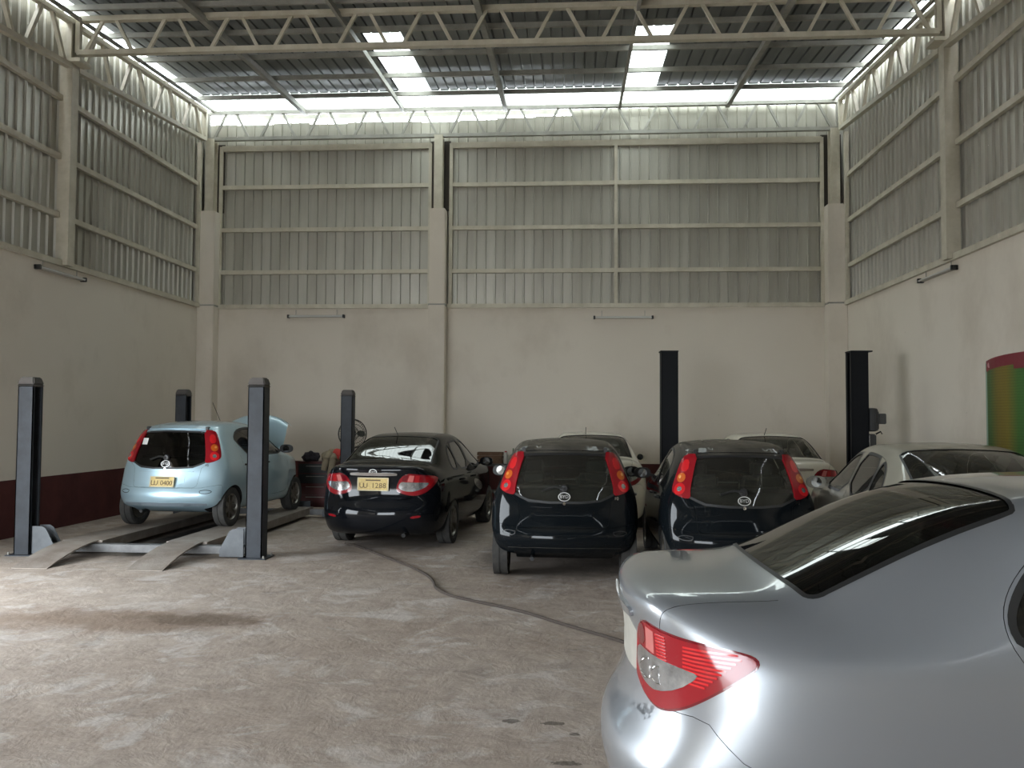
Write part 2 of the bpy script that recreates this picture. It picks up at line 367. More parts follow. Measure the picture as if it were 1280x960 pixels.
# ledge rails on top of the masonry, girts, framing angles
GZ = [4.86, 5.78, 6.71]
def rail(par, a, b, w, h, name='girt', mt=None): place(name, MB().beam(a, b, w, h), mt or M_STEEL, par)
rail(wb, (XL, YB+.02, WH+.03), (XR, YB+.02, WH+.03), .16, .09, 'ledge_rail')
for X, par in ((XL-.02, wl), (XR+.02, wr)): rail(par, (X, YF, WH+.03), (X, YB, WH+.03), .16, .09, 'ledge_rail')
bays = [(-7.60, -3.01), (-2.58, 5.14)]
for z in GZ+[7.56]:
    for a, c in bays: rail(wb, (a, YB+.03, z), (c, YB+.03, z), .07, .085 if z < 7 else .12)
for x in (-7.61, -3.03, -2.58, .91, 5.14): rail(wb, (x, YB+.02, WH+.07), (x, YB+.02, 7.60), .07, .07, 'framing_post')
CY = [12.85, 7.7, 2.55, -2.6]
for X, par, s in ((XL, wl, 1), (XR, wr, -1)):
    ends = [YB-.25]+CY+[YF]
    for a, c in zip(ends[:-1], ends[1:]):
        for z in GZ: rail(par, (X-.03*s, c+.1, z), (X-.03*s, a-.1, z), .07, .085)
    for y in CY:
        place('steel_column', MB().box(X-.06 if s > 0 else X-.14, X+.14 if s > 0 else X+.06, y-.09, y+.09, WH, zr(y)-.1), M_STEEL, par)
        b = MB().box(X-.02 if s > 0 else X-.30, X+.30 if s > 0 else X+.02, y-.16, y+.16, zr(y)-.86, zr(y)-.80)
        place('bearing_plate', b, M_STEEL, par)
    place('framing_post', MB().beam((X, YB-.30, WH+.05), (X, YB-.30, 7.6), .08, .07), M_STEEL, par)
# masonry columns against the back wall with steel stubs above
def chamfer_top(x0, x1, y0, y1, z0, z1):
    return MB().box(x0, x1, y0, y1, z0, z1).mesh('column', bevel=.012)
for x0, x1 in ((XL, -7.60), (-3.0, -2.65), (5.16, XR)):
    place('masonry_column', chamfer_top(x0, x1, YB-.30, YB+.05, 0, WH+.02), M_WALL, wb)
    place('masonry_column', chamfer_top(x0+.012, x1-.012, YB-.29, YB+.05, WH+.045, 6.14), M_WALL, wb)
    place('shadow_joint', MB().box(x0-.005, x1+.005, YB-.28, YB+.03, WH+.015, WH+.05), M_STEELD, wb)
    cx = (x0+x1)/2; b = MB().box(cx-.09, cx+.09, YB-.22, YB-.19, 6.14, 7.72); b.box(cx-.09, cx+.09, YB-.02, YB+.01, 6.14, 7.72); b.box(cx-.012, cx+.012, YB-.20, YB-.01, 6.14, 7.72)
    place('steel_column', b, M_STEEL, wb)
    place('column_shade_panel', MB().box(max(XL, x0-.03), min(XR, x1+.05), YB+.035, YB+.055, 6.16, 7.66), mat('dark_recess_shade', (.045, .036, .028), .8), wb)  # added dark panel: paints the shaded recess either side of the steel column
# skirting shadow gap is left out; roof
ceil = place('ceiling', MB().beam((XL-.1, YB+.75, zr(YB+.75)-.05), (XR+.1, YB+.75, zr(YB+.75)-.05), .05, .10), M_STEELD, kind='structure')
tilt = math.atan(.073)
cells = [(-7.96, -7.74, 1)]+[(-7.74+i*.838, -7.74+(i+1)*.838, 0) for i in range(5)]+[(-3.55, -2.90, 2)]+[(-2.90+i*.784, -2.90+(i+1)*.784, 0) for i in range(5)]+[(1.02, 1.68, 2)]+[(1.68+i*.915, 1.68+(i+1)*.915, 0) for i in range(4)]+[(5.34, 5.54, 1)]
Y1, Y2, Y3 = 17.22, 18.75, 14.05
def roof_sheet(x0, x1, y0, y1, clear):
    o = place('skylight_sheet' if clear else 'roof_sheet', SHEET2 if x1-x0 < .5 else SHEET4, M_LIGHTSHEET if clear else M_ROOF, ceil)
    # local z runs along +y and up the slope, ribs stand up
    ln = (y1-y0)/math.cos(tilt)
    mx = Matrix(((1, 0, 0), (0, math.sin(tilt), math.cos(tilt)), (0, -math.cos(tilt), math.sin(tilt)))).to_4x4()
    o.matrix_world = Matrix.Translation((x0, y0, zr(y0)+.02)) @ mx @ Matrix.Diagonal((x1-x0, 1, ln, 1))
for x0, x1, t in cells:
    if t == 1: roof_sheet(x0, x1, 11.0, Y2, True); roof_sheet(x0, x1, YF, 11.0, False); continue
    roof_sheet(x0, x1, Y1-.03, Y2, True)
    if t == 2: roof_sheet(x0, x1, Y3, Y1, True); roof_sheet(x0, x1, YF, Y3+.05, False)
    else: roof_sheet(x0, x1, YF, Y1+.06, False)
y = Y1
while y > YF:
    place('purlin', MB().beam((XL, y, zr(y)-.055), (XR, y, zr(y)-.055), .05, .085), M_STEELD, ceil); y -= 1.16
for x in (-5.75, -3.60, -1.42, .98, 3.22):
    wd = .05 if x in (-3.60, .98) else .09
    place('rafter', MB().beam((x, YF, zr(YF)-.19), (x, YB, zr(YB)-.19), wd, .10), M_STEELD, ceil)
for X in (XL+.22, XR-.20):
    place('rafter', MB().beam((X, YF, zr(YF)-.15), (X, YB, zr(YB)-.15), .05, .05), M_STEELD, ceil)

# roof trusses: one across each column line and one along each side wall bay
def truss(label, a, b, h0, h1, npan, mt, cw=.10, dw=.05):
    """a, b bottom chord ends; h0, h1 depth at the ends"""
    a, b = Vector(a), Vector(b); t = root('roof_truss', label, 'truss', (a+b)/2, group='lattice roof trusses'); o = (a+b)/2
    A, Bq = a-o, b-o; T0, T1 = A+Vector((0, 0, h0)), Bq+Vector((0, 0, h1))
    place('bottom_chord', MB().beam(A, Bq, cw, cw*.8), mt, t); place('top_chord', MB().beam(T0, T1, cw, cw*.8), mt, t)
    place('end_post', MB().beam(A, T0, cw*.8, cw*.8), mt, t); place('end_post', MB().beam(Bq, T1, cw*.8, cw*.8), mt, t)
    for i in range(npan):
        f0, f1 = i/npan, (i+1)/npan; fm = (f0+f1)/2; e = .06/max(1, npan/4)
        bo = lambda f: A.lerp(Bq, f); to = lambda f: T0.lerp(T1, f)
        place('diagonal', MB().beam(bo(f0+e*.5), to(fm-e*.4), dw, dw), mt, t)
        place('diagonal', MB().beam(to(fm+e*.4), bo(f1-e*.5), dw, dw), mt, t)
    return t
truss('cream lattice truss along the top of the back wall under the bright roof strip', (XL+.1, YB-.12, 7.73), (XR-.1, YB-.12, 7.73), .57, .57, 13, M_STEELD, .09, .045)  # cream steel given a darker grey, its backlit shade put into the colour
names = {12.85: 'wide lattice truss spanning the hall below the roof, nearest to the back wall truss',
         2.55: 'lattice truss across the hall just above the viewer', -2.6: 'lattice truss across the hall behind the viewer, nearest the entrance',
         7.7: 'lattice truss across the hall overhead, above the near ends of the four-post lift'}
for y in CY:
    z = zr(y)-.67
    t = truss(names[y], (XL+.17, y, z), (XR-.17, y, z), .54, .54, 13, M_STEEL, .10, .05)
for X, sd in ((XL+.10, 'left'), (XR-.10, 'right')):
    for a, c in ((YB-.2, 12.85), (12.85, 7.7), (7.7, 2.55)):
        za, zc = 7.70-.093*(18-a), 7.70-.093*(18-c)
        wh = 'back corner bay' if a > 17 else 'middle bay' if a > 10 else 'front bay'
        truss(f'lattice eave truss along the {sd} wall, {wh}', (X, a-.10, za), (X, c+.10, zc), zr(a)-.2-za, zr(c)-.2-zc, 4, M_STEEL, .10, .06)

# ------------------------------------------------------------------ unlit tube lights
def tube_light(label, loc, rz):
    t = root('tube_light', label, 'wall light', loc, rz, 'unlit tube lights')
    place('batten', MB().box(-.62, .62, 0, .05, -.005, .045).mesh('batten', bevel=.006), M_WHITE, t)
    place('tube', MB().tube([(-.58, -.03, .01), (.58, -.03, .01)], .016, 10).mesh('tube', True), M_TUBE, t)
    for s in (-1, 1):
        place('end_cap', MB().box(s*.60-.02, s*.60+.02, -.05, .05, -.02, .05).mesh('end_cap', bevel=.005), M_PLASTIC, t)
    place('hanger', MB().box(-.45, -.44, .02, .03, .04, .16), M_STEELD, t); place('hanger', MB().box(.44, .45, .02, .03, .04, .16), M_STEELD, t)
tube_light('unlit tube light on the back wall above the raised blue bonnet', (-5.45, YB-.055, 3.88), 0)
tube_light('unlit tube light on the back wall above the parked white car', (1.06, YB-.055, 3.84), 0)
tube_light('unlit tube light high on the left wall', (XL+.055, 12.76, 3.93), math.radians(90))
tube_light('unlit tube light high on the right wall', (XR-.055, 13.33, 3.93), math.radians(-90))

# ------------------------------------------------------------------ banner on the right wall
t = root('wall_banner', 'green and yellow printed banner with a red header on the right wall', 'banner', (XR-.02, 11.84, .95))
def banner(z0, z1, off, y1=1.5, n=14):
    b = MB()
    for i in range(n+1):
        y = -y1*i/n; bow = .03*math.sin(i/n*math.pi*2.2)+.02
        b.v += [(-bow-off, y, z0), (-bow-off-.015*math.sin(i/n*6), y, z1+.06*(math.sin(i/n*2.5)))]
    b.f = [(2*i, 2*i+1, 2*i+3, 2*i+2) for i in range(n)]
    me = b.mesh('banner'); bm = bmesh.new(); bm.from_mesh(me); bmesh.ops.solidify(bm, geom=bm.faces[:], thickness=.004); bm.to_mesh(me); bm.free(); return me
place('print', banner(0, 1.44, 0), text_poster(), t)
place('header', banner(1.44, 1.58, .004), mat('banner_red', (.17, .02, .03), .5), t)
place('header_emblem', MB().lathe([(.035, -.004), (.035, .004)], 20, 'x', (-.045, -.12, 1.52)), mat('banner_pink', (.50, .25, .26), .5), t)
for q in (1.54, 1.505): place('header_lettering', MB().box(-.048, -.043, -.40 if q > 1.52 else -.34, -.19, q-.008, q+.008), MATS['banner_pink'], t)
place('edge_hem', MB().box(-.03, -.02, -.06, .012, 0, 1.55), mat('banner_hem', (.22, .30, .22), .6), t)

# ------------------------------------------------------------------ four-post lift
t = root('four_post_lift', 'slate grey four-post car lift with two steel runways and ramps', 'car lift', (-5.36, 12.5, 0))
L0 = Vector((-5.36, 12.5, 0))
for (x, y) in ((-6.82, 10.42), (-3.88, 10.45), (-6.86, 14.8), (-3.90, 14.8)):
    s = 1 if x < -5.36 else -1; px, py = x-L0.x, y-L0.y
    H = 2.13; b = MB(); wd, dp, th = .10, .10, .012
    b.box(px-wd, px+wd, py-dp, py-dp+th, .012, H); b.box(px-wd, px+wd, py+dp-th, py+dp, .012, H)
    b.box(px-s*wd, px-s*(wd-th), py-dp, py+dp, .012, H) if s > 0 else b.box(px+wd-th, px+wd, py-dp, py+dp, .012, H)
    for yy in (-dp, dp-.03): b.box(px+s*(wd-.012) if s > 0 else px-wd, px+wd if s > 0 else px-wd+.012, py+yy, py+yy+.03, .012, H)
    po = place('post', b.mesh('post'), M_POST, t)
    c = MB().box(px-wd-.012, px+wd+.012, py-dp-.012, py+dp+.012, H-.03, H)
    me = MB().add([(px-.112, py-.112, H), (px+.112, py-.112, H), (px+.112, py+.112, H), (px-.112, py+.112, H),
                   (px-.085, py-.085, H+.09), (px+.085, py-.085, H+.09), (px+.085, py+.085, H+.09), (px-.085, py+.085, H+.09)],
                  [(3,2,1,0),(4,5,6,7),(0,1,5,4),(1,2,6,5),(2,3,7,6),(3,0,4,7)])
    c.add(me.v, me.f); place('post_cap', c.mesh('post_cap', bevel=.012), mat('brown_grey_cap', (.085, .075, .068), .7), po)
    place('base_plate', MB().box(px-.17, px+.17, py-.17, py+.17, 0, .014), M_POST, po)
    place('lock_ladder', MB().box(px-.03, px+.03, py-.012, py+.012, .02, H-.1), M_BLACK, po)
    for q in (-.14, .14):
        place('anchor_bolt', MB().lathe([(.012, .0), (.012, .045)], 8, 'z', (px-s*.14, py+q, 0)), M_STEELD, po)
for y in (10.44, 14.8):
    py = y-L0.y
    cb = place('cross_beam', MB().box(-1.36, 1.36, py-.07, py+.07, .05, .145).mesh('cross_beam', bevel=.008), mat('worn_grey_beam', (.20, .20, .20), .5, .3, .4, 6), t)
    for s in (-1, 1):
        for dy in (-.085, .075):
            pts = [(s*1.35, .02), (s*1.05, .02), (s*1.05, .10), (s*1.17, .33), (s*1.22, .36), (s*1.35, .36)]
            place('gusset', MB().prism(pts, lambda p, q, a: (p, a, q), py+dy, py+dy+.012), mat('grey_gusset', (.13, .14, .15), .55, .2, .3, 6), cb)
for xc in (-6.14, -4.79):
    px = xc-L0.x; r = MB().box(px-.26, px+.26, -2.0, 2.42, .145, .175); r.box(px-.26, px-.245, -2.0, 2.42, .06, .15); r.box(px+.245, px+.26, -2.0, 2.42, .06, .15)
    ru = place('runway', r.mesh('runway'), M_RAMP, t)
    rp = MB(); n = 6
    for i in range(n+1):
        f = i/n; z = .175*math.sin(f*math.pi/2)**.9; y = -3.06+1.08*f
        rp.v += [(px-.21, y, z+.004), (px+.21, y, z+.004), (px-.21, y, max(0, z-.012)), (px+.21, y, max(0, z-.012))]
    for i in range(n):
        k = 4*i; rp.f += [(k, k+1, k+5, k+4), (k+2, k+6, k+7, k+3), (k, k+4, k+6, k+2), (k+1, k+3, k+7, k+5)]
    rp.f += [(0, 2, 3, 1), (4*n, 4*n+1, 4*n+3, 4*n+2)]
    place('ramp', rp.mesh('ramp'), M_RAMP, t)
    place('wheel_stop', MB().box(px-.22, px+.22, 2.36, 2.40, .17, .27), M_POST, ru)

# ------------------------------------------------------------------ two-post lift
t = root('two_post_lift', 'black two-post car lift standing by the back wall around a white car', 'car lift', (3.1, 14.3, 0))
for x, s in ((1.59, 1), (4.61, -1)):
    px = x-3.1; b = MB(); H = 2.84
    b.box(px-s*.13-.006, px-s*.13+.006, -.14, .14, .02, H); b.box(px-.13, px+.13, -.14, -.128, .02, H); b.box(px-.13, px+.13, .128, .14, .02, H)
    for q in (-.14, .06): b.box(px+s*.13-.006, px+s*.13+.006, q, q+.08, .02, H)
    po = place('post', b.mesh('post'), M_BLACK, t)
    place('top_plate', MB().box(px-.15 if s > 0 else px-.14, px+.14 if s > 0 else px+.20, -.15, .15, H, H+.02), M_BLACK, po)
    place('base_plate', MB().box(px-.22, px+.22, -.30, .30, 0, .02), M_BLACK, po)
    place('carriage', MB().box(px-.07, px+.07, -.11, .11, .10, .75), M_BLACK, po)
    for q in (-1, 1):
        place('lift_arm', MB().beam((px+s*.08, q*.06, .14), (px+s*.50, q*.75, .13), .10, .07), M_BLACK, po)
px = 4.61-3.1
pu = place('power_unit', MB().box(px+.13, px+.27, -.09, .09, 1.20, 1.52).mesh('power_unit', bevel=.02), mat('grey_oil_tank', (.07, .07, .068), .5, .2), t)
place('motor', MB().lathe([(.06, 1.56), (.10, 1.58), (.10, 1.90), (.085, 1.93), (.04, 1.94)], 20, 'z', (px+.22, 0, 0)).mesh('motor', True), mat('motor_grey', (.05, .05, .05), .6), pu)
for k in range(10):
    a = k*math.pi/5; place('cooling_fin', MB().beam((px+.22+.10*math.cos(a), .10*math.sin(a), 1.60), (px+.22+.10*math.cos(a), .10*math.sin(a), 1.88), .012, .03, (math.cos(a), math.sin(a), 0)), MATS['motor_grey'], pu)
place('switch_box', MB().box(px+.32, px+.43, -.08, .06, 1.68, 1.85).mesh('switch_box', bevel=.01), MATS['grey_oil_tank'], pu)
place('lever', MB().tube([(px+.27, -.05, 1.52), (px+.34, -.07, 1.56), (px+.36, -.07, 1.52)], .012, 8), M_BLACK, pu)
place('hydraulic_pipe', MB().tube([(px+.15, -.10, .05), (px+.15, -.10, 1.50)], .010, 8), M_CHROME, pu)

# ------------------------------------------------------------------ pedestal fan, cabinet, bench
t = root('pedestal_fan', 'dark pedestal fan with a round wire guard behind the lift post', 'fan', (-3.94, 15.25, 0))
place('base', MB().lathe([(.22, 0), (.22, .02), (.05, .06)], 28).mesh('base', True), M_PLASTIC, t)
place('pole', MB().tube([(0, 0, .04), (0, 0, 1.36)], .017, 10).mesh('pole', True), M_PLASTIC, t)
hd = root('fan_head', '', '', (0, 0, 1.45), math.radians(35)); hd.parent = t
for k in list(hd.keys()): del hd[k]
place('motor', MB().lathe([(.03, .20), (.075, .18), (.09, .10), (.09, .03), (.05, .0)], 20, 'y').mesh('motor', True), M_PLASTIC, hd)
b = MB()
for r, y in ((.26, -.03), (.24, -.10), (.17, -.13), (.08, -.145), (.25, .03), (.14, .05)):
    b.tube([(r*math.cos(a*math.pi/16), y, r*math.sin(a*math.pi/16)) for a in range(32)], .005 if r < .26 else .010, 5, closed=True)
for k in range(36):
    a = k*math.pi/18; c, s_ = math.cos(a), math.sin(a)
    b.tube([(.05*c, -.145, .05*s_), (.17*c, -.13, .17*s_), (.24*c, -.10, .24*s_), (.26*c, -.03, .26*s_), (.25*c, .03, .25*s_), (.09*c, .06, .09*s_)], .0022, 4)
place('wire_guard', b.mesh('wire_guard'), mat('dark_wire', (.06, .055, .045), .5, .4), hd)
for k in range(3):
    a0 = k*2*math.pi/3; b = MB()
    for i in range(7):
        r = .04+.19*i/6; aw = .55*math.sin(math.pi*(i+.7)/7.4)
        for q in (-1, 1): b.v.append((r*math.cos(a0+q*aw*.7), -.05+q*.022, r*math.sin(a0+q*aw*.7)))
    b.f = [(2*i, 2*i+1, 2*i+3, 2*i+2) for i in range(6)]
    me = b.mesh('blade'); bm = bmesh.new(); bm.from_mesh(me); bmesh.ops.solidify(bm, geom=bm.faces[:], thickness=.003); bm.to_mesh(me); bm.free()
    place('blade', me, mat('smoky_blade', (.10, .10, .08), .35), hd)

t = root('tool_cabinet', 'dark red tool cabinet with black drawers beside the bonnet of the blue car', 'cabinet', (-4.68, 15.95, 0))
place('body', MB().box(-.40, .30, -.24, .24, .08, .92).mesh('body', bevel=.012), mat('dark_red_enamel', (.10, .012, .012), .4, 0, .3, 5), t)
for k in range(4):
    dr = place('drawer', MB().box(-.37, .27, -.262, -.235, .14+k*.19, .31+k*.19).mesh('drawer', bevel=.008), M_PLASTIC if k > 1 else MATS['dark_red_enamel'], t)
    place('handle', MB().tube([(-.22, -.265, .27+k*.19), (-.22, -.29, .27+k*.19), (.12, -.29, .27+k*.19), (.12, -.265, .27+k*.19)], .008, 6), M_STEELD, dr)
for sx in (-.33, .23):
    for sy in (-.18, .18): place('castor', MB().lathe([(.02, -.02), (.04, -.015), (.04, .015), (.02, .02)], 14, 'x', (sx, sy, .04)), M_PLASTIC, t)
from mathutils import noise as mnoise
def lump(rx, ry, rz, seed, amp=.25, lv=4):
    bm = bmesh.new(); bmesh.ops.create_icosphere(bm, subdivisions=lv, radius=1)
    for v in bm.verts:
        n = v.co.copy(); d = 1+amp*mnoise.fractal(n*1.6+Vector((seed, seed*.7, 0)), 1, 2, 4)+.06*math.sin(9*n.x+5*n.y+seed)
        v.co = Vector((n.x*rx*d, n.y*ry*d, max(0, n.z*rz*d+rz*.35)))
    me = bpy.data.meshes.new('lump'); bm.to_mesh(me); bm.free(); shade(me, 80); return me
M_BEIGE = mat('beige_cotton', (.33, .27, .185), .95, 0, .25, 9)
t = root('work_jacket', 'crumpled beige work jacket with a red stripe lying on the red cabinet', 'jacket', (-4.50, 15.92, .925))
place('cloth', lump(.17, .21, .15, 3.1), M_BEIGE, t)
sl = chaikin([(.02, -.10, .16), (.20, -.20, .15), (.33, -.27, .06), (.36, -.29, -.04)], 2, False)
place('sleeve', MB().tube(sl, [.085-.02*i/(len(sl)-1) for i in range(len(sl))], 14).mesh('sleeve', True), M_BEIGE, t)
st = sl[4:9]
place('stripe', MB().tube(st, .0905, 14, caps=False).mesh('stripe', True), mat('red_trim_cloth', (.50, .05, .04), .9), t)
for x0, k in ((.0, 0), (.13, 1)):
    sl2 = chaikin([(x0, -.16, .12), (x0-.01, -.29, .07), (x0-.03, -.32, -.06), (x0-.05-.02*k, -.33, -.16-.10*k)], 2, False)
    place('sleeve', MB().tube(sl2, [.085-.04*i/(len(sl2)-1) for i in range(len(sl2))], 12).mesh('sleeve', True), M_BEIGE, t)
o = place('cloth_heap', lump(.16, .20, .13, 8.3, .3), mat('dark_rag', (.022, .017, .022), .95), None, (-4.89, 15.92, .925)); tag(o, 'dark heap of rags lying on the red tool cabinet', 'rags')

t = root('work_bench', 'dark steel work bench against the back wall between the black cars', 'bench', (-1.35, 17.2, 0))
place('bench_top', MB().box(-.7, .55, -.32, .32, .80, .85).mesh('bench_top', bevel=.006), mat('dark_bench', (.05, .045, .04), .7), t)
for sx in (-.64, .49):
    for sy in (-.27, .27): place('leg', MB().box(sx-.025, sx+.025, sy-.025, sy+.025, 0, .80), MATS['dark_bench'], t)
place('shelf', MB().box(-.66, .51, -.29, .29, .28, .30), MATS['dark_bench'], t)
t = root('wooden_crate', 'small brown slatted wooden crate on the work bench', 'crate', (-1.62, 17.15, .85))
for k in range(3):
    for yy in (-.16, .15): place('slat', MB().box(-.25, .25, yy, yy+.012, .01+k*.075, .07+k*.075), mat('brown_wood', (.16, .085, .045), .8, 0, .4, 8), t)
    for xx in (-.25, .238): place('slat', MB().box(xx, xx+.012, -.16, .16, .01+k*.075, .07+k*.075), MATS['brown_wood'], t)
place('crate_floor', MB().box(-.25, .25, -.16, .16, 0, .012), MATS['brown_wood'], t)
o = place('plastic_bottle', MB().lathe([(.04, 0), (.045, .01), (.045, .15), (.02, .19), (.02, .23)], 18).mesh('plastic_bottle', True), M_WHITE, None, (-1.30, 16.98, .85)); tag(o, 'white plastic bottle standing on the work bench', 'bottle')
place('bottle_cap', MB().lathe([(.022, .225), (.022, .25)], 14), M_RED, o)
o = place('oil_can', MB().lathe([(.06, 0), (.06, .16), (.02, .20), (.012, .30)], 16).mesh('oil_can', True), mat('green_tin', (.03, .06, .02), .5), None, (-1.16, 17.1, .85)); tag(o, 'dark green oil can beside the crate on the bench', 'oil can')

# ------------------------------------------------------------------ cable on the floor
pts = [(-3.1, 11.7), (-2.81, 11.38), (-2.32, 10.62), (-1.84, 9.92), (-1.54, 9.34), (-1.42, 8.95), (-1.38, 8.72), (-1.19, 8.36), (-.85, 8.07), (-.46, 7.77), (-.10, 7.32), (.17, 7.02), (.45, 6.7), (.75, 6.2)]
o = place('floor_cable', MB().tube([(x, y, .014) for x, y in chaikin(pts, 2, False)], .014, 8).mesh('floor_cable', True), mat('dusty_brown_cable', (.055, .042, .034), .9), None)
tag(o, 'dusty brown cable snaking across the concrete floor', 'cable')

# ================================================================== cars
# Car space: x to the right, y forward from the rear bumper, z up.
def lerp_tab(tab, x):
    if x <= tab[0][0]: return tab[0][1]
    for (a, p), (b_, q) in zip(tab[:-1], tab[1:]):
        if x <= b_: return p+(q-p)*(x-a)/(b_-a)
    return tab[-1][1]
def build_shell(sp):
    """closed cage (rear, top and front strip + sides + floor) smoothed by subdivision"""
    R, rows = sp['R'], sp['strip']                       # rows: (y, z, half width, crown, sweep)
    U = len(rows)-1; C = U-2*R; V = (-1, -.72, -.38, 0, .38, .72, 1)
    vs, idx, fs = [], {}, []
    def vert(key, co):
        if key not in idx: idx[key] = len(vs); vs.append(co)
        return idx[key]
    for u, (y, z, e, c, sw) in enumerate(rows):
        for j, v in enumerate(V): vert(('t', u, j), (e*v, y+sw*abs(v)**2.4, z-c*abs(v)**(4 if y < sp.get('flat', 0) else 2)))
    edge = lambda u: vs[idx[('t', u, 6)]]
    zt, zc = sp['z_trunk'], sp['z_cabin']
    def side(cn, r):                                     # column 0..C, row 0..R -> right-side position
        if cn == 0: return edge(r)
        if cn == C: return edge(U-r)
        e = edge(R+cn)
        if r == R: return e
        k = sp['cabin'][cn]; z = zt[r]*(1-k)+zc[r]*k
        ys = sp['y_side'][cn]
        belt = sp['belt']
        if z <= belt:
            f = 0 if z < belt-.3 else (z-(belt-.3))/.3*.25*(1-k)
            y = ys*(1-f)+e[1]*f; x = lerp_tab(sp['W'], y)*lerp_tab(sp['barrel'], z)
        else:
            f = (z-belt)/max(.02, e[2]-belt); f = min(1, f); y = ys*(1-f)+e[1]*f
            xb = lerp_tab(sp['W'], ys)*lerp_tab(sp['barrel'], belt)
            x = xb*(1-f)+e[0]*f+.03*f*(1-f)
        return (x, y, z)
    def sv(cn, r, s):
        if cn == 0: return idx[('t', r, 6 if s > 0 else 0)]
        if cn == C: return idx[('t', U-r, 6 if s > 0 else 0)]
        if r == R: return idx[('t', R+cn, 6 if s > 0 else 0)]
        x, y, z = side(cn, r); return vert(('s', cn, r, s), (s*x, y, z))
    for u in range(U):
        for j in range(6): fs.append((idx[('t', u, j)], idx[('t', u, j+1)], idx[('t', u+1, j+1)], idx[('t', u+1, j)]))
    for s in (1, -1):
        for cn in range(C):
            for r in range(R):
                q = (sv(cn, r, s), sv(cn+1, r, s), sv(cn+1, r+1, s), sv(cn, r+1, s)); fs.append(q if s > 0 else q[::-1])
    def bv(cn, j):
        if cn == 0: return idx[('t', 0, j)]
        if cn == C: return idx[('t', U, j)]
        if j in (0, 6): return sv(cn, 0, 1 if j else -1)
        x, y, z = side(cn, 0); return vert(('b', cn, j), (V[j]*x, y, z-.02))
    for cn in range(C):
        for j in range(6): fs.append((bv(cn, j+1), bv(cn, j), bv(cn+1, j), bv(cn+1, j+1)))
    me = bpy.data.meshes.new('shell'); me.from_pydata(vs, [], fs)
    bm = bmesh.new(); bm.from_mesh(me); bmesh.ops.recalc_face_normals(bm, faces=bm.faces[:]); bm.to_mesh(me); bm.free()
    o = bpy.data.objects.new('shell', me); COL.objects.link(o); md = o.modifiers.new('s', 'SUBSURF'); md.levels = 3; md.render_levels = 3
    dg = bpy.context.evaluated_depsgraph_get(); out = bpy.data.meshes.new_from_object(o.evaluated_get(dg)); bpy.data.objects.remove(o)
    return out
def prisms(items, idx_default=1):
    """items: (outline, axis, a, b, material index) -> one cutter mesh"""
    bm = bmesh.new()
    for pts, ax, a, b_, mi in items:
        fn = {'x': lambda p, q, t: (t, p, q), 'y': lambda p, q, t: (p, t, q), 'z': lambda p, q, t: (p, q, t)}[ax]
        A = [bm.verts.new(fn(p, q, a)) for p, q in pts]; Bv = [bm.verts.new(fn(p, q, b_)) for p, q in pts]
        n = len(pts); fc = [bm.faces.new(A[::-1]), bm.faces.new(Bv)]+[bm.faces.new((A[i], A[(i+1) % n], Bv[(i+1) % n], Bv[i])) for i in range(n)]
        for f in fc: f.material_index = mi
    bmesh.ops.recalc_face_normals(bm, faces=bm.faces[:])
    me = bpy.data.meshes.new('cutter'); bm.to_mesh(me); bm.free()
    for _ in range(4): me.materials.append(None)
    return me
def boolean(me, cutter, op):
    while len(me.materials) < 4: me.materials.append(None)
    o = bpy.data.objects.new('a', me); c = bpy.data.objects.new('b', cutter); COL.objects.link(o); COL.objects.link(c)
    md = o.modifiers.new('b', 'BOOLEAN'); md.object = c; md.operation = op; md.solver = 'EXACT'; md.material_mode = 'INDEX'
    dg = bpy.context.evaluated_depsgraph_get(); out = bpy.data.meshes.new_from_object(o.evaluated_get(dg))
    bpy.data.objects.remove(o); bpy.data.objects.remove(c); return out
class Surf:
    """smooth reference surface: ray and nearest look-ups with interpolated normals"""
    def __init__(s, me):
        s.v = [v.co.copy() for v in me.vertices]; s.n = [v.normal.copy() for v in me.vertices]
        me.calc_loop_triangles(); s.t = [tuple(t.vertices) for t in me.loop_triangles]
        s.b = BVHTree.FromPolygons(s.v, s.t)
    def _n(s, p, i):
        a, b_, c = s.t[i]; A, B2, Cc = s.v[a], s.v[b_], s.v[c]
        n = (B2-A).cross(Cc-A); ar = n.length
        if ar < 1e-12: return s.n[a]
        w0 = (Cc-B2).cross(p-B2).dot(n)/(ar*ar); w1 = (A-Cc).cross(p-Cc).dot(n)/(ar*ar); w2 = 1-w0-w1
        return (s.n[a]*w0+s.n[b_]*w1+s.n[c]*w2).normalized()
    def ray(s, o, d):
        p, n, i, _ = s.b.ray_cast(o, d, 6)
        if p is None: return s.near(o+d*3.0)
        return p, s._n(p, i)
    def near(s, o):
        p, n, i, _ = s.b.find_nearest(o); return p, s._n(p, i)
def set_normals(me, sf):
    me.polygons.foreach_set('use_smooth', [True]*len(me.polygons)); me.update()
    me.normals_split_custom_set_from_vertices([sf.near(v.co)[1] for v in me.vertices])
def keep(me, pred, name):
    """the faces of me that satisfy pred(face), as a new mesh"""
    bm = bmesh.new(); bm.from_mesh(me); bmesh.ops.delete(bm, geom=[f for f in bm.faces if not pred(f)], context='FACES')
    for f in bm.faces: f.material_index = 0
    out = bpy.data.meshes.new(name); bm.to_mesh(out); bm.free(); return out
def inside(p, poly):
    c = False; n = len(poly)
    for i in range(n):
        x1, y1 = poly[i]; x2, y2 = poly[i-1]
        if (y1 > p[1]) != (y2 > p[1]) and p[0] < (x2-x1)*(p[1]-y1)/(y2-y1)+x1: c = not c
    return c
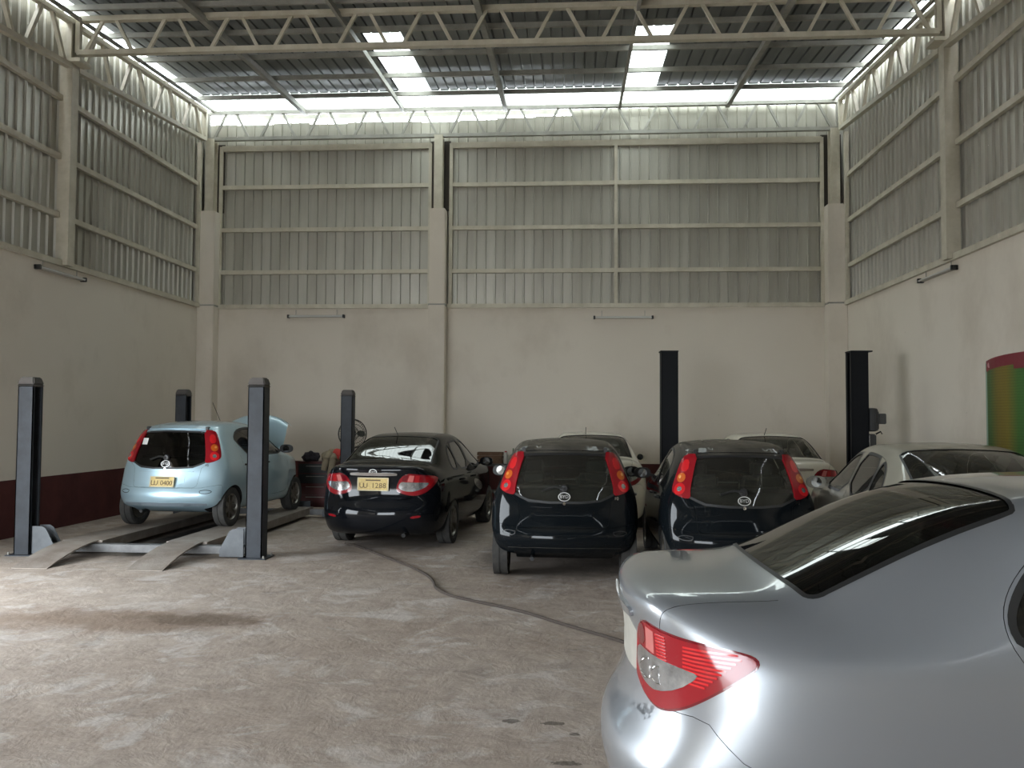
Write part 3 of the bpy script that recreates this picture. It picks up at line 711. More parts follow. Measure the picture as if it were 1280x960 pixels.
AX = {'x': (Vector((0, 1, 0)), Vector((0, 0, 1)), Vector((1, 0, 0))), 'y': (Vector((1, 0, 0)), Vector((0, 0, 1)), Vector((0, 1, 0))), 'z': (Vector((1, 0, 0)), Vector((0, 1, 0)), Vector((0, 0, 1)))}
def dens(poly, res):
    out = []
    for i in range(len(poly)):
        a, b_ = Vector(poly[i]), Vector(poly[(i+1) % len(poly)]); k = max(1, int((b_-a).length/res))
        out += [tuple(a.lerp(b_, j/k)) for j in range(k)]
    return out
def patch(sf, poly, axis, start, off=.002, res=.04, hole=None, thick=0., name='patch'):
    """sheet lying on the body surface inside a 2-d outline that is projected along an axis"""
    u, v, d = AX[axis] if isinstance(axis, str) else axis
    d = d if start < 0 else -d
    P = dens(poly, res); E_ = [(i, (i+1) % len(P)) for i in range(len(P))]; pts = [Vector(q) for q in P]
    if hole:
        H = dens(hole, res); k = len(pts); pts += [Vector(q) for q in H]; E_ += [(k+i, k+(i+1) % len(H)) for i in range(len(H))]
    x0, x1 = min(q[0] for q in poly), max(q[0] for q in poly); y0, y1 = min(q[1] for q in poly), max(q[1] for q in poly)
    def far(q): return min((Vector(q)-p_).length for p_ in pts_b) > res*.6
    pts_b = list(pts); i = x0+res/2
    while i < x1:
        j = y0+res/2
        while j < y1:
            q = (i, j)
            if inside(q, poly) and not (hole and inside(q, hole)) and far(q): pts.append(Vector(q))
            j += res
        i += res
    V2, _, F2, *_r = delaunay_2d_cdt(pts, E_, [], 0, 1e-5)
    fs = []
    for f in F2:
        c = sum((V2[k] for k in f), Vector((0, 0)))/len(f)
        if inside(c, poly) and not (hole and inside(c, hole)): fs.append(tuple(f))
    co, no = [], []
    for q in V2:
        o = u*q[0]+v*q[1]-d*3.0; p, n = sf.ray(o, d); co.append(p+n*off); no.append(n)
    if fs:
        f = fs[0]; nn = (co[f[1]]-co[f[0]]).cross(co[f[2]]-co[f[0]])
        if nn.dot(no[f[0]]) < 0: fs = [f[::-1] for f in fs]
    if thick:
        k = len(co); nb = len(P)
        cnt = {}
        for f in fs:
            for a in range(3):
                e = (f[a], f[(a+1) % 3]); cnt[e] = 1
        ed = [e for e in cnt if (e[1], e[0]) not in cnt]
        co += [c-n*thick for c, n in zip(co, no)]; no += no
        fs += [(b_, a, a+k, b_+k) for a, b_ in ed]
    me = bpy.data.meshes.new(name); me.from_pydata([tuple(c) for c in co], [], fs); me.update()
    shade(me, 50)
    bm = bmesh.new(); bm.from_mesh(me); bmesh.ops.delete(bm, geom=[v for v in bm.verts if not v.link_faces], context='VERTS'); bm.to_mesh(me); bm.free()
    return me
def mirrored(me):
    m2 = me.copy(); m2.transform(Matrix.Diagonal((-1, 1, 1, 1))); m2.flip_normals(); return m2
def flat_norm_mirror(me, sf):
    m2 = mirrored(me); set_normals(m2, sf); return m2
def scale_poly(poly, d):
    """offset an outline outwards by d"""
    n = len(poly); A = sum(poly[i][0]*poly[(i+1) % n][1]-poly[(i+1) % n][0]*poly[i][1] for i in range(n)); s = 1 if A > 0 else -1; out = []
    for i in range(n):
        a, b_, c = Vector(poly[i-1]), Vector(poly[i]), Vector(poly[(i+1) % n])
        e1, e2 = (b_-a), (c-b_)
        if e1.length < 1e-9 or e2.length < 1e-9: out.append(tuple(b_)); continue
        e1.normalize(); e2.normalize(); n1, n2 = Vector((e1.y, -e1.x)), Vector((e2.y, -e2.x)); m_ = n1+n2
        m_ = m_/max(.35, m_.dot(n1)) if m_.length > 1e-6 else n1
        out.append(tuple(b_+m_*d*s))
    return out

# ---------------- the saloon
SED = dict(R=7, belt=.97, flat=.6,
 strip=[(.16, .22, .62, 0, .15), (.03, .29, .68, 0, .19), (-.02, .42, .71, 0, .20), (-.02, .55, .72, 0, .19), (.055, .64, .69, 0, .15),
        (.095, .76, .66, 0, .14), (.085, .97, .63, .0, .12), (.035, 1.102, .58, .012, .10),
        (.20, 1.128, .625, .022, .04), (.48, 1.138, .645, .03, .02), (.62, 1.17, .645, .055, .02), (1.00, 1.362, .60, .035, 0), (1.38, 1.49, .57, .018, .02),
        (1.88, 1.525, .57, .032, 0), (2.40, 1.518, .575, .04, 0), (2.74, 1.465, .57, .05, -.02), (3.10, 1.265, .61, .06, -.08), (3.46, 1.055, .65, .07, -.14),
        (3.90, .975, .66, .075, -.10), (4.26, .85, .60, .05, -.10),
        (4.42, .72, .58, 0, -.20), (4.49, .63, .57, 0, -.24), (4.52, .54, .57, 0, -.26), (4.533, .45, .57, 0, -.27), (4.53, .36, .57, 0, -.27), (4.51, .28, .56, 0, -.25), (4.45, .22, .55, 0, -.20)],
 z_trunk=[.20, .31, .43, .56, .69, .82, .95, 1.05], z_cabin=[.19, .31, .45, .60, .77, .91, .985, 1.4],
 cabin=[0, .15, .35, .6, .9, 1, 1, 1, 1, 1, .75, .4, 0], y_side=[0, .42, .68, .95, 1.25, 1.55, 1.95, 2.4, 2.8, 3.2, 3.58, 3.92, 4.2],
 W=[(.2, .72), (.42, .805), (.68, .842), (.95, .850), (2.0, .8525), (3.2, .850), (3.58, .845), (3.92, .818), (4.2, .74)],
 barrel=[(.18, .90), (.30, .955), (.45, .985), (.60, 1.0), (.77, .997), (.91, .975), (.97, .957), (1.08, .90)])
HAT = dict(R=7, belt=.96,
 strip=[(.15, .27, .62, 0, .15), (.03, .33, .70, 0, .18), (-.01, .42, .735, 0, .20), (-.01, .50, .74, 0, .20), (.03, .57, .72, 0, .18),
        (.075, .67, .70, 0, .16), (.10, .79, .685, .0, .15), (.13, .91, .67, .0, .15),
        (.19, 1.06, .645, .0, .13), (.27, 1.24, .615, .005, .12), (.34, 1.42, .585, .03, .12), (.70, 1.485, .585, .045, .04), (1.15, 1.515, .59, .05, 0),
        (1.62, 1.50, .585, .055, 0), (1.98, 1.425, .575, .055, -.02), (2.34, 1.24, .60, .06, -.08), (2.68, 1.04, .635, .07, -.14), (2.95, .965, .635, .07, -.12),
        (3.18, .89, .61, .06, -.12), (3.32, .77, .57, .03, -.14),
        (3.40, .67, .55, 0, -.22), (3.43, .59, .54, 0, -.25), (3.45, .52, .54, 0, -.26), (3.46, .45, .54, 0, -.26), (3.455, .37, .54, 0, -.25), (3.43, .30, .53, 0, -.23), (3.36, .24, .52, 0, -.18)],
 z_trunk=[.23, .33, .44, .53, .62, .72, .82, .92], z_cabin=[.21, .33, .47, .61, .76, .89, .98, 1.4],
 cabin=[0, .35, .7, .95, 1, 1, 1, 1, 1, .8, .5, .2, 0], y_side=[0, .38, .56, .78, 1.05, 1.35, 1.72, 2.05, 2.38, 2.68, 2.92, 3.06, 3.2],
 W=[(.2, .74), (.38, .805), (.56, .818), (.8, .815), (1.5, .805), (2.4, .806), (2.7, .80), (2.92, .775), (3.2, .68)],
 barrel=[(.2, .90), (.33, .965), (.47, .99), (.61, 1.0), (.76, .99), (.89, .965), (.96, .945), (1.05, .90)])

def car_model(sp, cfg):
    """meshes of one car model, shared by every car of that kind"""
    sh = build_shell(sp); sf = Surf(sh); D = {'surf': sf, 'shell': sh}
    cut = []
    for nm, pl in cfg['side_windows'].items():
        for s in (1, -1): cut.append((pl, 'x', s*.35, s*1.3, 1))
    for yw in cfg['axles']:
        c = [(yw+cfg['arch']*math.cos(a*math.pi/20), cfg['wr']+cfg['arch']*math.sin(a*math.pi/20)) for a in range(40)]
        for s in (1, -1): cut.append((c, 'x', s*.52, s*1.3, 2))
    b1 = boolean(sh, prisms(cut), 'DIFFERENCE')
    b1 = boolean(b1, prisms([(cfg['rear_glass'], cfg['rear_axis'], *cfg['rear_depth'], 1)]), 'DIFFERENCE')
    b1 = boolean(b1, prisms([(cfg['windscreen'], 'z', .7, 1.8, 1)]), 'DIFFERENCE')
    out = b1
    for nm, (pl, ax, a, c, both) in cfg['panels'].items():
        sides = ((1, '_r'), (-1, '_l')) if both else ((1, ''),)
        for s, k in sides:
            q = keep(boolean(b1, prisms([(scale_poly(pl, -.0022), ax, a*s, c*s, 3)]), 'INTERSECT'), lambda f: f.material_index == 0, nm)
            set_normals(q, sf); D[nm+k] = q
        out = boolean(out, prisms([(pl, ax, a*s, c*s, 3) for s, k in sides]), 'DIFFERENCE')
    D['body'] = keep(out, lambda f: f.material_index == 0, 'body'); set_normals(D['body'], sf)
    my = sum(cfg['axles'])/2
    D['liner'] = [keep(b1, lambda f, p=p, q=q: f.material_index == 2 and (f.calc_center_median().x > 0) == p and (f.calc_center_median().y > my) == q, 'wheel_arch_liner') for p in (0, 1) for q in (0, 1)]
    for nm, pl in cfg['side_windows'].items():
        g = patch(sf, scale_poly(pl, .006), 'x', 1, -.006, .07); D['win_'+nm+'_r'] = g; D['win_'+nm+'_l'] = mirrored(g)
        r_ = patch(sf, scale_poly(pl, .022), 'x', 1, .0015, .06, hole=scale_poly(pl, -.004)); D['seal_'+nm+'_r'] = r_; D['seal_'+nm+'_l'] = mirrored(r_)
    ra = cfg['rear_axis']; st = -1 if ra == 'y' else 1
    D['rear_glass'] = patch(sf, scale_poly(cfg['rear_glass'], .006), ra, st, -.004, .06)
    D['rear_seal'] = patch(sf, scale_poly(cfg['rear_glass'], cfg['rear_seal']), ra, st, .0012, .05, hole=scale_poly(cfg['rear_glass'], -.005))
    D['windscreen'] = patch(sf, scale_poly(cfg['windscreen'], .006), 'z', 1, -.004, .09)
    D['screen_seal'] = patch(sf, scale_poly(cfg['windscreen'], .02), 'z', 1, .0012, .08, hole=scale_poly(cfg['windscreen'], -.005))
    return D
def wheel_meshes(r, w_):
    tw = w_/2
    prof = [(r*.66, -tw*.86), (r*.72, -tw), (r*.90, -tw*1.03), (r*.965, -tw*.92), (r, -tw*.72)]
    for g in (-.42, 0, .42):
        prof += [(r, (g-.06)*w_), (r*.972, (g-.05)*w_), (r*.972, (g+.05)*w_), (r, (g+.06)*w_)]
    prof += [(r, tw*.72), (r*.965, tw*.92), (r*.90, tw*1.03), (r*.72, tw), (r*.66, tw*.86)]
    prof = sorted(prof[:5], key=lambda q: q[1] if q[0] > 0 else 0) and prof
    ty = MB().lathe(prof, 40, 'x', caps=False).mesh('tyre'); shade(ty, 35)
    rim = MB().lathe([(r*.30, -tw*.55), (r*.62, -tw*.8), (r*.67, -tw*.86), (r*.68, 0), (r*.67, tw*.90), (r*.645, tw*.92), (r*.60, tw*.62), (r*.58, tw*.1), (r*.3, tw*.0)], 36, 'x')
    k = len(rim.v)
    for i in range(7):
        a = i*2*math.pi/7; ca, sa = math.cos(a), math.sin(a)
        def P(rad, off, x): return (x, rad*ca-off*sa, rad*sa+off*ca)
        vs = [P(r*.10, -.032, tw*.55), P(r*.10, .032, tw*.55), P(r*.63, .026, tw*.72), P(r*.63, -.026, tw*.72), P(r*.10, -.036, tw*.2), P(r*.10, .036, tw*.2), P(r*.63, .032, tw*.3), P(r*.63, -.032, tw*.3)]
        rim.add(vs, [(0, 1, 2, 3), (0, 4, 5, 1), (1, 5, 6, 2), (2, 6, 7, 3), (3, 7, 4, 0), (7, 6, 5, 4)])
    rim.lathe([(.02, tw*.66), (r*.13, tw*.64), (r*.15, tw*.5), (r*.15, tw*.1)], 18, 'x')
    rm = rim.mesh('rim'); shade(rm, 30); return ty, rm
def sub_box(x0, x1, y0, y1, z0, z1, lv=2, shear=0):
    b = MB().box(x0, x1, y0, y1, z0, z1)
    if shear: b.v = [(x, y+shear*(z-z0), z) for x, y, z in b.v]
    me = b.mesh('soft'); bm = bmesh.new(); bm.from_mesh(me)
    bmesh.ops.bevel(bm, geom=bm.edges[:], offset=min(x1-x0, y1-y0, z1-z0)*.32, segments=3, affect='EDGES', clamp_overlap=True); bm.to_mesh(me); bm.free(); shade(me, 60); return me
SEAT = {}
def seat_meshes():
    if not SEAT:
        SEAT['cush'] = sub_box(-.24, .24, -.26, .26, .0, .16); SEAT['back'] = sub_box(-.235, .235, -.075, .075, 0, .62, shear=-.28); SEAT['head'] = sub_box(-.12, .12, -.05, .05, 0, .18)
    return SEAT
def seats(car, cfg, mt):
    s = seat_meshes()
    for x in (-.36, .36):
        c = place('front_seat', s['cush'], mt, car, (x, cfg['seat_y'], .40)); place('seat_back', s['back'], mt, c, (0, -.22, .08)); place('headrest', s['head'], mt, c, (0, -.43, .69))
    y2 = cfg['rear_seat_y']
    c = place('rear_seat', sub_box(-.60, .60, -.24, .26, 0, .16), mt, car, (0, y2, .40)); place('seat_back', sub_box(-.60, .60, -.07, .07, 0, .50, shear=-.30), mt, c, (0, -.22, .10))
    for x in (-.34, .34): place('headrest', sub_box(-.13, .13, -.045, .045, 0, .15), mt, c, (x, -.40, .60))
    place('dashboard', sub_box(-.66, .66, -.22, .22, 0, .26), M_PLASTIC, car, (0, cfg['dash_y'], .68))
    b = MB().tube([(.18*math.cos(a*math.pi/12), 0, .18*math.sin(a*math.pi/12)) for a in range(24)], .014, 8, closed=True); b.beam((-.17, 0, 0), (.17, 0, 0), .03, .03); b.lathe([(.05, -.02), (.05, .02)], 14, 'y')
    place('steering_wheel', b.mesh('steering_wheel', True), M_PLASTIC, car, (-.36, cfg['dash_y']-.28, .90), (math.radians(25), 0, 0))
def mirror_mesh(s):
    b = MB()
    for i in range(9):
        f = i/8; y = -.045+.13*f; r = math.sqrt(max(0, 1-(max(0, f-.15)/.85)**2.2))
        for k in range(20):
            a = 2*math.pi*k/20; ca, sa = math.cos(a), math.sin(a)
            x = .105*math.copysign(abs(ca)**.75, ca)*max(.12, r); z = .068*math.copysign(abs(sa)**.8, sa)*max(.12, r)
            b.v.append((s*(.13+x), y, z))
    for i in range(8):
        for k in range(20): b.f.append((i*20+k, i*20+(k+1) % 20, (i+1)*20+(k+1) % 20, (i+1)*20+k))
    b.f += [tuple(range(19, -1, -1)), tuple(range(160, 180))]
    b.beam((s*(-.04), .02, -.045), (s*.06, .02, -.02), .05, .035); me = b.mesh('mirror'); shade(me, 45); return me
def disc_patch(sf, cx, cz, rx, rz, axis, start, off, n=28, thick=.004, hole=0):
    pl = [(cx+rx*math.cos(2*math.pi*k/n), cz+rz*math.sin(2*math.pi*k/n)) for k in range(n)]
    h = [(cx+rx*hole*math.cos(2*math.pi*k/n), cz+rz*hole*math.sin(2*math.pi*k/n)) for k in range(n)] if hole else None
    return patch(sf, pl, axis, start, off, .02, hole=h, thick=thick)
def wrap_text(sf, body, size, cx, cz, axis='y', off=.004):
    me = text_mesh(body, size, .0008); u, v, d = AX[axis]
    for vt in me.vertices:
        p, n = sf.ray(u*(cx+vt.co.x)+v*(cz+vt.co.y)-d*3, d); vt.co = p+n*(off+vt.co.z)
    me.update(); return me
def strip_line(sf, pts, wd, axis, start, off=.0012, th=.001):
    """narrow strip following a polyline on the body"""
    P = chaikin(pts, 2, False); L_, R_ = [], []
    for i, p in enumerate(P):
        a, c = Vector(P[max(0, i-1)]), Vector(P[min(len(P)-1, i+1)]); t_ = (c-a).normalized(); n = Vector((-t_.y, t_.x))*wd/2
        L_.append(tuple(Vector(p)+n)); R_.append(tuple(Vector(p)-n))
    return patch(sf, L_+R_[::-1], axis, start, off, .03, thick=th)

# ---- saloon layout
SW = {'front': chaikin([(3.16, 1.015), (2.98, 1.13), (2.68, 1.325), (2.50, 1.38), (2.30, 1.392), (2.27, 1.005)], 1),
      'rear': chaikin([(2.19, 1.005), (2.215, 1.392), (1.90, 1.39), (1.62, 1.362), (1.59, 1.015)], 1),
      'quarter': chaikin([(1.545, 1.02), (1.565, 1.35), (1.42, 1.29), (1.31, 1.19), (1.25, 1.09), (1.275, 1.02)], 2)}
SED_CFG = dict(side_windows=SW, rear_axis='z', rear_depth=(.9, 1.8), rear_seal=.012,
  rear_glass=chaikin([(-.575, .64), (-.30, .605), (0, .595), (.30, .605), (.575, .64), (.61, .68), (.595, .75), (.54, 1.34), (.515, 1.375), (.25, 1.39), (0, 1.395), (-.25, 1.39), (-.515, 1.375), (-.54, 1.34), (-.595, .75), (-.61, .68)], 2),
  windscreen=chaikin([(-.60, 3.30), (-.30, 3.40), (0, 3.43), (.30, 3.40), (.60, 3.30), (.51, 2.80), (.25, 2.775), (0, 2.77), (-.25, 2.775), (-.51, 2.80)], 1),
  axles=(1.08, 3.64), arch=.318, wr=.305,
  panels={'front_door': (chaikin([(3.28, .36), (3.30, .55), (3.27, .88), (3.20, 1.0), (2.74, 1.345), (2.50, 1.412), (2.255, 1.418), (2.235, .9), (2.235, .36), (2.6, .325), (3.0, .325)], 1), 'x', .40, 1.3, True),
          'rear_door': (chaikin([(2.222, .36), (2.222, .9), (2.242, 1.418), (1.90, 1.414), (1.60, 1.38), (1.40, 1.315), (1.27, 1.20), (1.215, 1.09), (1.25, .97), (1.42, .78), (1.49, .50), (1.56, .35), (1.9, .325)], 2), 'x', .40, 1.3, True),
          'trunk_lid': ([(-.60, 1.35), (.60, 1.35), (.585, 1.08), (.56, 1.0), (.50, .68), (.47, .66), (-.47, .66), (-.50, .68), (-.56, 1.0), (-.585, 1.08)], 'y', -.4, .565, False),
          'rear_bumper': (chaikin([(-.3, .1), (-.3, .645), (.06, .645), (.16, .74), (.30, .755), (.345, .70), (.43, .625), (.60, .59), (.82, .565), (.82, .1)], 1), 'x', -1.3, 1.3, False),
          'front_bumper': (chaikin([(4.9, .1), (4.9, .60), (4.45, .60), (4.2, .57), (3.9, .50), (3.9, .1)], 1), 'x', -1.3, 1.3, False),
          'hood': (chaikin([(-.61, 3.60), (-.3, 3.56), (0, 3.55), (.3, 3.56), (.61, 3.60), (.60, 4.05), (.50, 4.26), (0, 4.33), (-.50, 4.26), (-.60, 4.05)], 1), 'z', .55, 1.6, False)},
  seat_y=2.10, rear_seat_y=1.40, dash_y=3.02)
HW = {'front': chaikin([(2.46, 1.0), (2.30, 1.12), (2.02, 1.315), (1.86, 1.37), (1.62, 1.385), (1.58, .985)], 1),
      'rear': chaikin([(1.50, .99), (1.535, 1.385), (1.20, 1.375), (.98, 1.335), (.86, 1.265), (.84, 1.22), (1.10, 1.02), (1.16, .995)], 1)}
HAT_CFG = dict(side_windows=HW, rear_axis='y', rear_depth=(-.4, .62), rear_seal=.02,
  rear_glass=chaikin([(-.34, .845), (.34, .845), (.50, .91), (.575, .96), (.575, 1.0), (.52, 1.27), (.49, 1.325), (.0, 1.345), (-.49, 1.325), (-.52, 1.27), (-.575, 1.0), (-.575, .96), (-.50, .91)], 1),
  windscreen=chaikin([(-.58, 2.46), (-.30, 2.55), (0, 2.58), (.30, 2.55), (.58, 2.46), (.50, 2.08), (.25, 2.055), (0, 2.05), (-.25, 2.055), (-.50, 2.08)], 1),
  axles=(.56, 2.90), arch=.31, wr=.277,
  panels={'front_door': (chaikin([(2.52, .38), (2.55, .60), (2.54, .90), (2.47, 1.0), (2.06, 1.335), (1.86, 1.398), (1.565, 1.410), (1.55, .9), (1.55, .38), (1.8, .345), (2.3, .345)], 1), 'x', .40, 1.3, True),
          'rear_door': (chaikin([(1.535, .38), (1.535, .9), (1.55, 1.410), (1.20, 1.400), (.95, 1.355), (.81, 1.24), (.85, 1.0), (.92, .75), (.92, .55), (.98, .38), (1.2, .345)], 1), 'x', .40, 1.3, True),
          'hatch': ([(-.53, 1.37), (.53, 1.37), (.56, 1.28), (.615, 1.0), (.60, .92), (.50, .84), (.47, .60), (.44, .575), (-.44, .575), (-.47, .60), (-.50, .84), (-.60, .92), (-.615, 1.0), (-.56, 1.28)], 'y', -.4, .62, False),
          'rear_bumper': (chaikin([(-.3, .1), (-.3, .565), (.10, .565), (.20, .60), (.30, .61), (.29, .52), (.27, .1)], 1), 'x', -1.3, 1.3, False),
          'hood': (chaikin([(-.60, 2.63), (-.3, 2.64), (0, 2.64), (.3, 2.64), (.60, 2.63), (.60, 3.05), (.52, 3.27), (0, 3.37), (-.52, 3.27), (-.60, 3.05)], 1), 'z', .55, 1.6, False)},
  seat_y=1.45, rear_seat_y=.86, dash_y=2.26)
SED_M = car_model(SED, SED_CFG); HAT_M = car_model(HAT, HAT_CFG)
TY_S = wheel_meshes(.305, .19); TY_H = wheel_meshes(.277, .165)
MIR = {1: mirror_mesh(1), -1: mirror_mesh(-1)}
HANDLE = MB().tube(chaikin([(0, -.09, 0), (.028, -.075, 0), (.034, 0, .004), (.028, .075, 0), (0, .09, 0)], 2, False), .013, 8).mesh('handle', True)
# oblique projection for the lamp that wraps round the rear corner: u runs from the inner edge to the tip on the wing
DG = Vector((-.70, .714, 0)); UG = Vector((.714, .70, 0)); OBL = (UG, Vector((0, 0, 1)), DG)
sf = SED_M['surf']; LP = {}
ZO = .055; UO = -.05
LOUT = chaikin([(.405, .958), (.60, .94), (.87, .915), (.92, .893), (.895, .857), (.78, .77), (.68, .71), (.58, .678), (.50, .678), (.41, .700), (.335, .745)], 2)
def lz(p): return [(a+UO, c+ZO) for a, c in p]
LP['lens'] = patch(sf, lz(LOUT), OBL, -1, .007, .03, thick=.02)
LP['rim'] = patch(sf, scale_poly(lz(LOUT), .007), OBL, -1, .003, .03, thick=.01)
LP['deep'] = patch(sf, lz(chaikin([(.42, .942), (.47, .938), (.45, .86), (.395, .86)], 1)), OBL, -1, .0085, .03, thick=.002)
LP['clear'] = patch(sf, lz(chaikin([(.392, .855), (.47, .845), (.56, .845), (.72, .838), (.745, .825), (.66, .765), (.54, .725), (.47, .725), (.40, .742), (.362, .79)], 1)), OBL, -1, .0095, .02, thick=.003)
LP['panel'] = patch(sf, lz([(.48, .938), (.535, .932), (.525, .85), (.462, .855)]), OBL, -1, .0090, .03, thick=.002)
ribs = []
for k in range(10):
    z = .915-k*.0125+ZO; ribs.append(patch(sf, [(.68+UO, z), (.87+UO-abs(k-1)*.013, z-.004), (.87+UO-abs(k-1)*.013, z-.0105), (.68+UO, z-.0065)], OBL, -1, .0092, .04, thick=.002))
for k in range(8):
    z = .928-k*.0115+ZO; ribs.append(patch(sf, [(.545+UO, z), (.60+UO, z), (.60+UO, z-.006), (.545+UO, z-.006)], OBL, -1, .0092, .04, thick=.002))
def bulb(u_, z):
    p, n = sf.ray(UG*u_+Vector((0, 0, z))-DG*3, DG); return p+n*.012
ring = MB()
for u_, z, r in ((.425, .84, .034), (.505, .84, .030)):
    c = bulb(u_, z); ring.tube([c+UG*r*math.cos(a*math.pi/10)+Vector((0, 0, r*math.sin(a*math.pi/10))) for a in range(20)], .0022, 6, closed=True)
LP['ring'] = ring.mesh('lamp_ring', True)
LP = {k: (v, mirrored(v)) for k, v in LP.items()}; RIBS = [(r_, mirrored(r_)) for r_ in ribs]
HLP = chaikin([(4.05, .70), (4.10, .80), (4.34, .76), (4.42, .70), (4.40, .62), (4.25, .62)], 1)
FDG = Vector((-.70, -.714, 0)); FUG = Vector((-.714, .70, 0)); FOB = (FUG, Vector((0, 0, 1)), FDG)
def fu(x, y): return FUG.x*x+FUG.y*y
HL = patch(sf, chaikin([(fu(.50, 4.33), .60), (fu(.48, 4.33), .70), (fu(.62, 4.20), .78), (fu(.74, 4.0), .82), (fu(.76, 4.0), .74), (fu(.66, 4.22), .63)], 1), FOB, -1, .004, .04, thick=.01)
HL = (HL, mirrored(HL))

def plate(car, z, y, txt, tilt_=8, w_=.40, h=.17):
    p = place('number_plate', MB().box(-w_/2, w_/2, -.004, .004, -h/2, h/2).mesh('number_plate', bevel=.003), M_PLATE, car, (0, y, z), (math.radians(-tilt_), 0, 0))
    f = MB()
    for a, c, e, g in ((-w_/2, w_/2, h/2-.012, h/2), (-w_/2, w_/2, -h/2, -h/2+.012), (-w_/2, -w_/2+.014, -h/2, h/2), (w_/2-.014, w_/2, -h/2, h/2)): f.box(a, c, -.010, -.003, e, g)
    place('plate_frame', f, mat('pale_plate_frame', (.55, .48, .30), .5), p)
    for i, ch in enumerate(txt):
        if ch != ' ': place('plate_character', text_mesh(ch, .095, .0015), M_PLATET, p, ((i-(len(txt)-1)/2)*w_*.122, -.006, -.02), (math.radians(90), 0, 0))
    place('province_lettering', MB().box(-.10, .10, -.0065, -.004, .042, .058), M_PLATET, p)
BADGE = {}
def badge(car, sfc, key, cx, cz, rx=.062, rz=.042, off=.004, mt=None):
    mt = mt or mat('satin_badge', (.62, .62, .60), .45, .3)
    if key not in BADGE: BADGE[key] = (disc_patch(sfc, cx, cz, rx, rz, 'y', -1, off, hole=.84), wrap_text(sfc, 'BYD', rz*1.05, cx, cz, off=off))
    a = place('badge', BADGE[key][0], mt, car, label='pale oval badge reading BYD'); place('badge_lettering', BADGE[key][1], mt, a)
def wheels(car, cfg, ms, hx):
    for y in cfg['axles']:
        for s in (1, -1):
            o = place('wheel', ms[0], M_RUBBER, car, (s*hx, y, cfg['wr']), (0, 0, 0 if s > 0 else math.pi)); place('rim', ms[1], M_RIM, o)
def common(car, Dm, cfg, pt, gl_side, gl_rear, gl_front, ms, hx, seat_mt, hood_open=0, doors=('front', 'rear'), seal_mt=None):
    sm = seal_mt or M_PLASTIC
    place('body', Dm['body'], pt, car); [place('wheel_arch_liner', q, M_LINER, car) for q in Dm['liner']]
    for s, k in ((1, 'r'), (-1, 'l')):
        for d in doors:
            dr = place(d+'_door', Dm[f'{d}_door_{k}'], pt, car)
            for wn in cfg['side_windows']:
                if wn == d or (wn == 'quarter' and d == 'rear'):
                    place('door_window', Dm[f'win_{wn}_{k}'], gl_side, dr); place('window_seal', Dm[f'seal_{wn}_{k}'], M_PLASTIC, dr)
            yh = {'front': cfg['axles'][1]-1.25, 'rear': cfg['axles'][0]+.55}[d]
            if Dm is HAT_M: yh = {'front': 1.68, 'rear': 1.02}[d]
            p, n = Dm['surf'].ray(Vector((s*3, yh, .86)), Vector((-s, 0, 0)))
            place('door_handle', HANDLE, pt if Dm is SED_M else M_PLASTIC, dr, p+n*.002, (0, 0, 0 if s > 0 else math.pi))
        ym = 3.02 if Dm is SED_M else 2.32
        p, n = Dm['surf'].ray(Vector((s*3, ym, 1.0)), Vector((-s, 0, 0)))
        mo = place('mirror', MIR[s], pt if seal_mt is None else M_PLASTIC, car, p+Vector((-s*.0, 0, .05)))
        place('mirror_glass', MB().lathe([(.0, -.0485), (.055, -.0475), (.056, -.0465)], 20, 'y', (s*.13, 0, 0), caps=False), mat('mirror_silver', (.35, .36, .36), .08, 1), mo, scale=(1, 1, 1))
    place('rear_window', Dm['rear_glass'], gl_rear, car); place('rear_window_seal', Dm['rear_seal'], M_PLASTIC, car)
    place('windscreen', Dm['windscreen'], gl_front, car); place('windscreen_seal', Dm['screen_seal'], M_PLASTIC, car)
    place('rear_bumper', Dm['rear_bumper'], pt, car)
    if 'front_bumper' in Dm: place('front_bumper', Dm['front_bumper'], pt, car)
    h = place('hood', Dm['hood'], pt, car)
    if hood_open:
        y0, z0 = cfg['hinge']; Rm = Matrix.Rotation(hood_open, 4, 'X'); h.matrix_local = Matrix.Translation((0, y0, z0)) @ Rm @ Matrix.Translation((0, -y0, -z0))
    wheels(car, cfg, ms, hx); seats(car, cfg, seat_mt)
SMESH = {}
